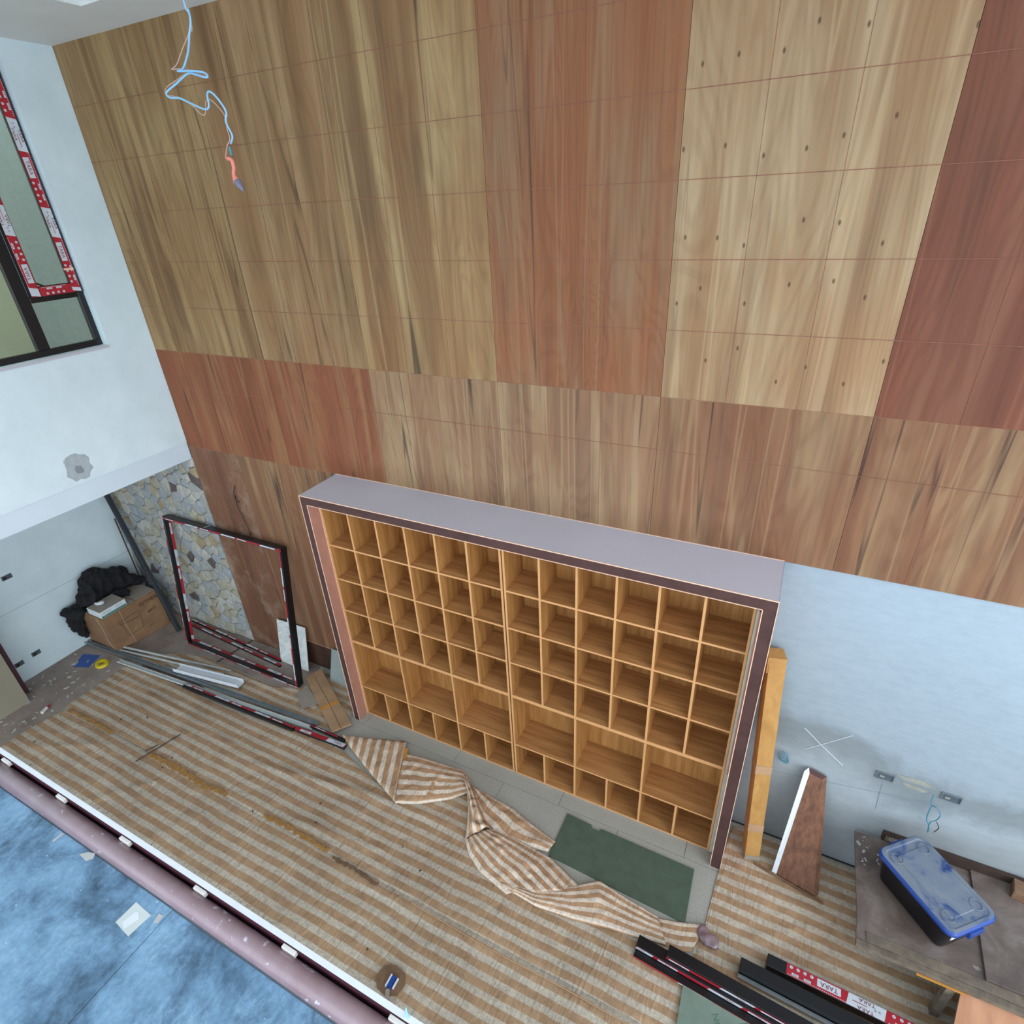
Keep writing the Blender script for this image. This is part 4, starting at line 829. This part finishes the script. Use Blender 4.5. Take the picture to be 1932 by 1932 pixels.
# yellow ring
b = MB(); c = V((-1.521, -1.160, 0.000)); n_ = 14
for j in range(n_):
    a0, a1 = 2*pi*j/n_, 2*pi*(j+1)/n_
    def rp(a_, r_, z_): return V((c.x+cos(a_)*r_, c.y+sin(a_)*r_*.85, z_))
    b.hexa([rp(a0, .045, .0045), rp(a0, .09, .0045), rp(a1, .09, .0045), rp(a1, .045, .0045), rp(a0, .05, .035), rp(a0, .082, .035), rp(a1, .082, .035), rp(a1, .05, .035)], 'yellow')
b.build('yellow_ring', label='yellow plastic ring beside the blue sheet', cat='ring')
t = empty('small_bottle', (-1.363, -1.898, 0.000), label='tiny clear bottle with a red cap lying among the chips', cat='bottle')
c = V((-1.366, -1.908, 0.000)); MB().tube([c+V((0, 0, .024)), c+V((.03, -.07, .024))], .02, 'perspex', 10, False).build('body', t); MB().tube([c+V((-.004, .01, .024)), c+V((-.016, .04, .024))], .012, 'red', 8, False).build('cap', t)
def chips(n_, poly, z, m, smin, smax, seed, **tg):
    r_ = random.Random(seed); b = MB()
    while n_ > 0:
        u_, v_ = r_.random(), r_.random(); p = poly(u_, v_); a_ = r_.uniform(0, pi); L = r_.uniform(smin, smax); w = L*r_.uniform(.2, .7)
        d = V((cos(a_), sin(a_), 0))*L; s_ = V((-sin(a_), cos(a_), 0))*w; b.ob(V((p[0], p[1], z)), d, s_, V((0, 0, r_.uniform(.002, .006))), m); n_ -= 1
    return b.build('debris', kind='stuff', **tg)
chips(70, lambda u_, v_: (-2.1+u_*.85, -2.4+v_*1.25), .004, 'dustw', .008, .05, 4, label='white paint chips scattered over the dusty floor board', cat='debris')
chips(26, lambda u_, v_: (-1.1+u_*5, -3.0+v_*1.6), .019, 'seam', .006, .02, 5, label='dark crumbs scattered on the striped sheets', cat='debris')
chips(16, lambda u_, v_: (7.09+u_*.14, -.30+v_*.25), .4815, 'dustw', .006, .03, 8, label='white plaster flakes on the left corner of the work platform', cat='debris')
for k, (u0, u1) in enumerate([((0.382, -1.941, 0.000), (0.506, -1.493, 0.000)), ((0.406, -1.693, 0.000), (0.348, -1.810, 0.000))]):
    bar(V(u0)+V((0, 0, .024)), V(u1)+V((0, 0, .024)), .012, .004, 'strip')[0].build('stick', label=('longer dark stick lying across the taped seam', 'short stick crossing the orange tape near the long one')[k], cat='stick')
# cut-out with floor box near the bottom
t = empty('floor_outlet', (4.083, -2.347, 0.000), label='floor outlet showing through a brown cut-out in the striped sheet', cat='floor box')
c = V((4.068, -2.354, 0.000)); b = MB(); b.prism([(c.x+.12*cos(a_*pi/4+.2), c.y+.10*sin(a_*pi/4+.2)) for a_ in range(8)], .018, .024, 'wood'); b.build('surround', t)
MB().box(c.x+.0, c.x+.035, c.y-.05, c.y+.03, .0245, .04, 'binblu').build('module', t); MB().box(c.x-.012, c.x-.001, c.y-.05, c.y+.03, .0245, .045, 'paper').build('module', t)
MB().box(c.x+.045, c.x+.055, c.y-.04, c.y+.03, .0245, .04, 'paper').build('module', t)
MB().tube([(c.x+.02, c.y-.06, .034), (c.x+.08, c.y-.16, .034), (c.x+.13, c.y-.28, .03)], .016, 'cardin', 8).build('conduit', t)

# ---------------- black profiles bottom right ----------------
t, p0, d, s = prof('black_profile', (5.665, -1.345), (7.3, -1.45), .085, .060, 'black', 'leftmost black profile at the bottom, its red tape facing the pale green board', chan=False, z=.03)
tape(t, p0-s*.0431+V((0, 0, .040)), d, -s, .030, d.length, .1, False); b = MB(); b.ob(p0-s*.095-V((0, 0, .008)), d*1, s*.05, V((0, 0, .022)), 'black'); b.build('bar', t)
tape(t, p0-s*.0955+V((0, 0, .003)), d, -s, .018, d.length, .3, False)
t, p0, d, s = prof('black_profile', (5.89, -1.335), (7.4, -1.425), .085, .045, 'black', 'black profile stacked on top of the leftmost one', chan=False, z=.0915)
tape(t, p0-s*.0431+V((0, 0, .018)), d, -s, .026, d.length, .25, False)
t, p0, d, s = prof('black_profile', (6.385, -1.175), (7.75, -1.235), .090, .065, 'black', 'middle black profile at the bottom with a plain top', chan=False, z=.03)
b = MB(); b.ob(p0-s*.075, d, s*.025, V((0, 0, .02)), 'galv'); b.build('flange', t)
t, p0, d, s = prof('black_profile', (6.56, -1.066), (7.9, -1.10), .085, .075, 'black', 'black profile whose printed red tape lies nearest the work platform', chan=False, z=.024)
tape(t, p0+V((0, 0, .0752))+d, -d, (0, 0, 1), .080, d.length-.13, (1.26-(d.length-.13)) % .64)

# ---------------- work platform and bin ----------------
t = empty('work_platform', (8.1, -.45, 0), label='low work platform of worn brown boards against the bare wall', cat='platform')
PZ = .48
bev(MB().box(7.065, 7.86, -.80, -.02, PZ-.018, PZ, 'plat').build('top_board', t), .002, 1)
bev(MB().hexa([(7.80, -.80, PZ), (9.6, -.80, PZ), (9.6, .0, PZ), (7.83, .0, PZ), (7.80, -.80, PZ+.018), (9.6, -.80, PZ+.018), (9.6, .0, PZ+.018), (7.83, .0, PZ+.018)], 'plat').build('top_board', t), .002, 1)
MB().box(7.12, 9.6, -.865, -.802, PZ-.03, PZ+.004, 'timber').build('front_rail', t)
MB().box(7.06, 9.6, -.905, -.868, PZ-.05, PZ-.008, 'timber').build('front_rail', t)
MB().box(7.06, 7.12, -.865, -.802, PZ-.03, PZ-.002, 'plat').build('corner_block', t)
for x_ in (7.60, 9.2):
    for y_ in (-.90, -.15): MB().box(x_, x_+.05, y_, y_+.05, .012, PZ-.061, 'timber').build('leg', t)
for (p_, q_) in (((7.66, -.97), (7.86, -.93)),): pass
MB().box(7.25, 8.6, -.018, .015, PZ-.0, PZ+.085, 'timber2').build('back_rail', t)
b = MB(); b.box(7.27, 7.45, -.024, -.0185, PZ+.018, PZ+.07, 'timber'); put_text(b, 'COM', (7.345, -.0245, PZ+.044), (1, 0, 0), (0, 0, 1), .045, 'dustw'); b.build('stamped_label', t)
bar((7.42, -.913, PZ-.055), (7.70, -.913, PZ-.055), .012, .01, 'packtape')[0].build('split_batten', t)
bev(MB().hexa([(8.05, -.13, PZ+.0185), (8.20, -.16, PZ+.0185), (8.22, -.04, PZ+.0185), (8.07, -.02, PZ+.0185), (8.05, -.13, PZ+.10), (8.20, -.16, PZ+.10), (8.22, -.04, PZ+.10), (8.07, -.02, PZ+.10)], 'wood').build('wood_block', label='small brown wood block on the platform against the wall', cat='wood block'), .003, 1)
TLo, TRo = V((7.679, -0.869, 0.430)), V((8.004, -0.860, 0.430)); TRo = TLo+(TRo-TLo)*4; dn = V((-.09, -.52, -.385)); nn_ = V((0, .012, -.014))
MB().hexa([TLo+dn+nn_, TRo+dn+nn_, TRo+nn_, TLo+nn_, TLo+dn, TRo+dn, TRo, TLo], 'oply', ['timber', 'oply', 'timber', 'timber', 'timber', 'timber']).build('plywood_sheet', label='orange-brown plywood sheet leaning against the platform front at the bottom right', cat='board')
def rrect(cx_, cy_, L, Wd_, r, yaw, z, n=6):
    P = []
    for (sx_, sy_, a0) in ((1, 1, 0), (-1, 1, pi/2), (-1, -1, pi), (1, -1, 3*pi/2)):
        for k in range(n+1):
            a_ = a0+pi/2*k/n; x = sx_*(L/2-r)+cos(a_)*r; y = sy_*(Wd_/2-r)+sin(a_)*r; P.append((cx_+x*cos(yaw)-y*sin(yaw), cy_+x*sin(yaw)+y*cos(yaw), z))
    return P
def loft(rings, m, capt=True, capb=True, mats=None):
    b = MB(); n_ = len(rings[0]); mi = b.mi(m)
    for r_ in rings: b.v += r_
    for i in range(len(rings)-1):
        for j in range(n_):
            b.f.append((i*n_+j, i*n_+(j+1) % n_, (i+1)*n_+(j+1) % n_, (i+1)*n_+j)); b.m.append(b.mi(mats[i]) if mats else mi)
    if capb: b.f.append(tuple(range(n_))[::-1]); b.m.append(mi)
    if capt: b.f.append(tuple(range((len(rings)-1)*n_, len(rings)*n_))); b.m.append(mi)
    return b
cx_, cy_, yw = 7.495, -.425, math.atan2(-.45, .41)
t = empty('storage_bin', (cx_, cy_, PZ), label='black storage bin with a dusty blue lid standing on the work platform', cat='storage box')
Z0 = PZ+.001
o = loft([rrect(cx_, cy_, .50, .31, .04, yw, Z0), rrect(cx_, cy_, .515, .325, .05, yw, Z0+.02), rrect(cx_, cy_, .565, .375, .05, yw, Z0+.255)], 'binblk').build('body', t, smooth=False)
o = loft([rrect(cx_, cy_, .605, .405, .06, yw, Z0+.245), rrect(cx_, cy_, .615, .415, .065, yw, Z0+.25), rrect(cx_, cy_, .612, .412, .062, yw, Z0+.268), rrect(cx_, cy_, .59, .39, .055, yw, Z0+.285), rrect(cx_, cy_, .55, .35, .045, yw, Z0+.287), rrect(cx_, cy_, .53, .33, .04, yw, Z0+.281), rrect(cx_, cy_, .44, .24, .03, yw, Z0+.281), rrect(cx_, cy_, .43, .23, .03, yw, Z0+.287)], 'lid', mats=['binblu', 'binblu', 'binblu', 'lid', 'lid', 'lid', 'lid']).build('lid', t)
for (a_, c_) in ((.2, .12), (-.2, .12), (.2, -.12), (-.2, -.12)):
    X = cx_+a_*cos(yw)-c_*sin(yw); Y = cy_+a_*sin(yw)+c_*cos(yw); b = MB(); b.tube([(X+.038*cos(k*pi/8), Y+.038*sin(k*pi/8), Z0+.288) for k in range(17)], .003, 'lid', 6, False); b.build('lid_ring', o)
for sg in (1, -1):
    X = cx_+sg*.31*cos(yw); Y = cy_+sg*.31*sin(yw); b = MB(); ux, uy = V((cos(yw), sin(yw), 0)), V((-sin(yw), cos(yw), 0))
    b.ob(V((X, Y, Z0+.20))-uy*.06-ux*.012, ux*.024, uy*.12, V((0, 0, .055)), 'binblu'); bev(b.build('latch', t), .004, 2)
X = cx_+.288*cos(yw); Y = cy_+.288*sin(yw); b = MB(); b.ob(V((X, Y, Z0+.18))-V((-sin(yw), cos(yw), 0))*.16-ux*.006, ux*.004, uy*.07, V((0, 0, .04)), 'paper'); b.build('sticker', t)

# ---------------- upper floor in the foreground ----------------
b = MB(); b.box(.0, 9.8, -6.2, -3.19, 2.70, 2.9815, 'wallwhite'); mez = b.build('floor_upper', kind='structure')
JX = 4.391
bev(MB().box(1.2, JX-.0012, -5.4, -3.3035, 2.982, 3.0, 'film').build('film_plywood', label='film-faced plywood sheet, painted with blue sky reflection, left of the joint on the upper floor', cat='board'), .001, 1)
bev(MB().box(JX+.0012, 7.2, -5.4, -3.3045, 2.982, 3.0, 'film', [None, None, None, None, None, None]).build('film_plywood', label='film-faced plywood sheet, painted with blue sky reflection, right of the joint on the upper floor', cat='board'), .001, 1)
MB().tube([(1.0, -3.2665, 3.0175), (7.4, -3.2665, 3.0175)], .0355, 'pipe', 40, False).build('steel_pipe', smooth=True, label='long pinkish primed pipe lying along the upper floor edge', cat='pipe')
t = empty('glass_channel', (4.4, -3.21, 2.98), label='white U channel along the upper floor edge for a glass balustrade', cat='channel')
MB().box(1.0, 7.4, -3.222, -3.204, 2.982, 3.060, 'coat', [None, None, 'maroon', None, 'coat', None]).build('outer_flange', t)
MB().box(1.0, 7.4, -3.2305, -3.2221, 2.982, 2.986, 'maroon').build('web', t)
MB().box(1.0, 7.4, -3.2240, -3.2222, 2.986, 3.052, 'maroon').build('primed_liner', t)
for k in range(-3, 5):
    xb = 4.04+k*.4215
    if xb < 6.9: bev(MB().box(xb-.028, xb+.028, -3.2375, -3.2242, 3.035, 3.056, 'perspex').build('spacer_block', t), .0015, 1)
q = [V((4.2491, -3.3432, 3.0000)), V((4.3385, -3.3482, 3.0000)), V((4.3294, -3.4238, 3.0000)), V((4.2459, -3.4152, 3.0000))]
t = slab4(q, 3.0003, 3.0008, 'label_film', 'alu', label='clear sticker with a white paper diamond on the film-faced plywood', cat='sticker')
q = [V((4.2912, -3.3611, 3.0000)), V((4.3107, -3.3722, 3.0000)), V((4.2940, -3.4159, 3.0000)), V((4.2695, -3.4059, 3.0000)), V((4.2792, -3.3649, 3.0000))]; slab4(q, 3.0009, 3.0014, 'white_diamond', 'paper', parent=t)
q = [V((4.3593, -3.3330, 3.0000)), V((4.3809, -3.3302, 3.0000)), V((4.3840, -3.3541, 3.0000)), V((4.3674, -3.3601, 3.0000))]; slab4(q, 3.0003, 3.0012, 'white_chip', 'dustw', label='white triangular chip beside the plywood joint', cat='chip')
q = [V((3.8828, -3.3287, 3.0000)), V((3.9027, -3.3106, 3.0000)), V((3.9354, -3.2999, 3.0000)), V((3.9487, -3.3157, 3.0000)), V((3.9328, -3.3339, 3.0000))]; slab4(q, 3.0003, 3.0010, 'white_chip', 'dustw', label='curled white flake beside the pipe', cat='chip')
q = [V((3.7266, -3.3421, 3.0000)), V((3.7288, -3.3060, 3.0000)), V((3.7394, -3.3059, 3.0000)), V((3.7375, -3.3440, 3.0000))]; slab4(q, 3.0003, 3.0010, 'white_chip', 'dustw', label='thin white sliver at the far end of the pipe', cat='chip')
b = MB(); b.tube([(5.336, -3.213, 3.030), (5.326, -3.209, 3.080), (5.325, -3.205, 3.100)], .006, 'wblue', 6, taper=lambda t_: 1-.8*t_); b.build('cable_tie', label='pale plastic tie sticking up from the channel at the bottom edge', cat='cable tie')

# ---------------- hanging wires ----------------
HY = -1.0
blob('plastic_scrap', [((6.16, -1.09, .028), (.07, .05, .02)), ((6.10, -1.05, .026), (.04, .05, .016))], 'pipe', .010, .02, 5, label='small crumpled brownish plastic scrap between the folded sheet and black profiles', cat='scrap')
t = empty('hanging_wires', (2.842, -1.000, 6.081), label='pale blue and pink wires with a coral-sleeved bulb hanging from the ceiling', cat='hanging wire')
def hw(pts, y=HY, k=1): return [V(p)+V((0, .006*sin(i*1.7*k), 0)) for i, p in enumerate(pts)]
w1 = [(2.842, -1.000, 6.081), (2.852, -1.000, 6.042), (2.857, -1.000, 5.992), (2.828, -1.000, 5.940), (2.777, -1.000, 5.878), (2.704, -1.000, 5.816), (2.665, -1.000, 5.808), (2.781, -1.000, 5.795), (2.859, -1.000, 5.780), (2.879, -1.000, 5.759), (2.851, -1.000, 5.762), (2.791, -1.000, 5.780), (2.726, -1.000, 5.790), (2.625, -1.000, 5.756), (2.532, -1.000, 5.725), (2.539, -1.000, 5.702), (2.612, -1.000, 5.692), (2.696, -1.000, 5.662), (2.801, -1.000, 5.623), (2.832, -1.000, 5.635), (2.842, -1.000, 5.686), (2.880, -1.000, 5.694), (2.923, -1.000, 5.657), (2.952, -1.000, 5.598), (2.938, -1.000, 5.553), (2.970, -1.000, 5.487), (2.935, -1.000, 5.453)]
up_ = [V(w1[0])+V((.0, 0, .15)), V(w1[0])+V((.0, 0, .60))]; up_[1].z = 6.55
b = MB(); b.tube([up_[1]]+hw(w1), .0052, 'wblue', 7); b.build('blue_wire', t)
w2 = [(2.836, -0.980, 6.022), (2.795, -0.980, 5.963), (2.727, -0.980, 5.909), (2.649, -0.980, 5.841), (2.597, -0.980, 5.825), (2.661, -0.980, 5.821), (2.832, -0.980, 5.787), (2.854, -0.980, 5.769), (2.737, -0.980, 5.796), (2.592, -0.980, 5.771), (2.499, -0.980, 5.752), (2.492, -0.980, 5.721), (2.605, -0.980, 5.697), (2.681, -0.980, 5.658), (2.737, -0.980, 5.606), (2.766, -0.980, 5.611), (2.796, -0.980, 5.659), (2.842, -0.980, 5.665), (2.901, -0.980, 5.614), (2.920, -0.980, 5.568), (2.907, -0.980, 5.525), (2.917, -0.980, 5.477), (2.886, -0.980, 5.444), (2.847, -0.980, 5.391)]
b = MB(); b.tube([up_[1]+V((.01, 0, 0))]+hw(w2, k=.8), .003, 'wpink', 6); b.build('pink_wire', t)
MB().tube([(2.921, -1.000, 5.439), (2.921, -1.000, 5.398)], .007, 'wteal', 8, False).build('connector', t)
MB().tube([(2.882, -1.000, 5.385), (2.912, -1.000, 5.376), (2.915, -1.000, 5.339), (2.901, -1.000, 5.304), (2.916, -1.000, 5.266)], .013, 'coral', 10, taper=lambda t_: .75 if t_ < .75 else .75+(t_-.75)*4).build('sleeve', t)
MB().tube([(2.915, -1.000, 5.274), (2.928, -1.000, 5.252), (2.939, -1.000, 5.236), (2.949, -1.000, 5.217)], .022, 'cap', 12, taper=lambda t_: (1-t_**2.2)*.9+.08).build('bulb', t)
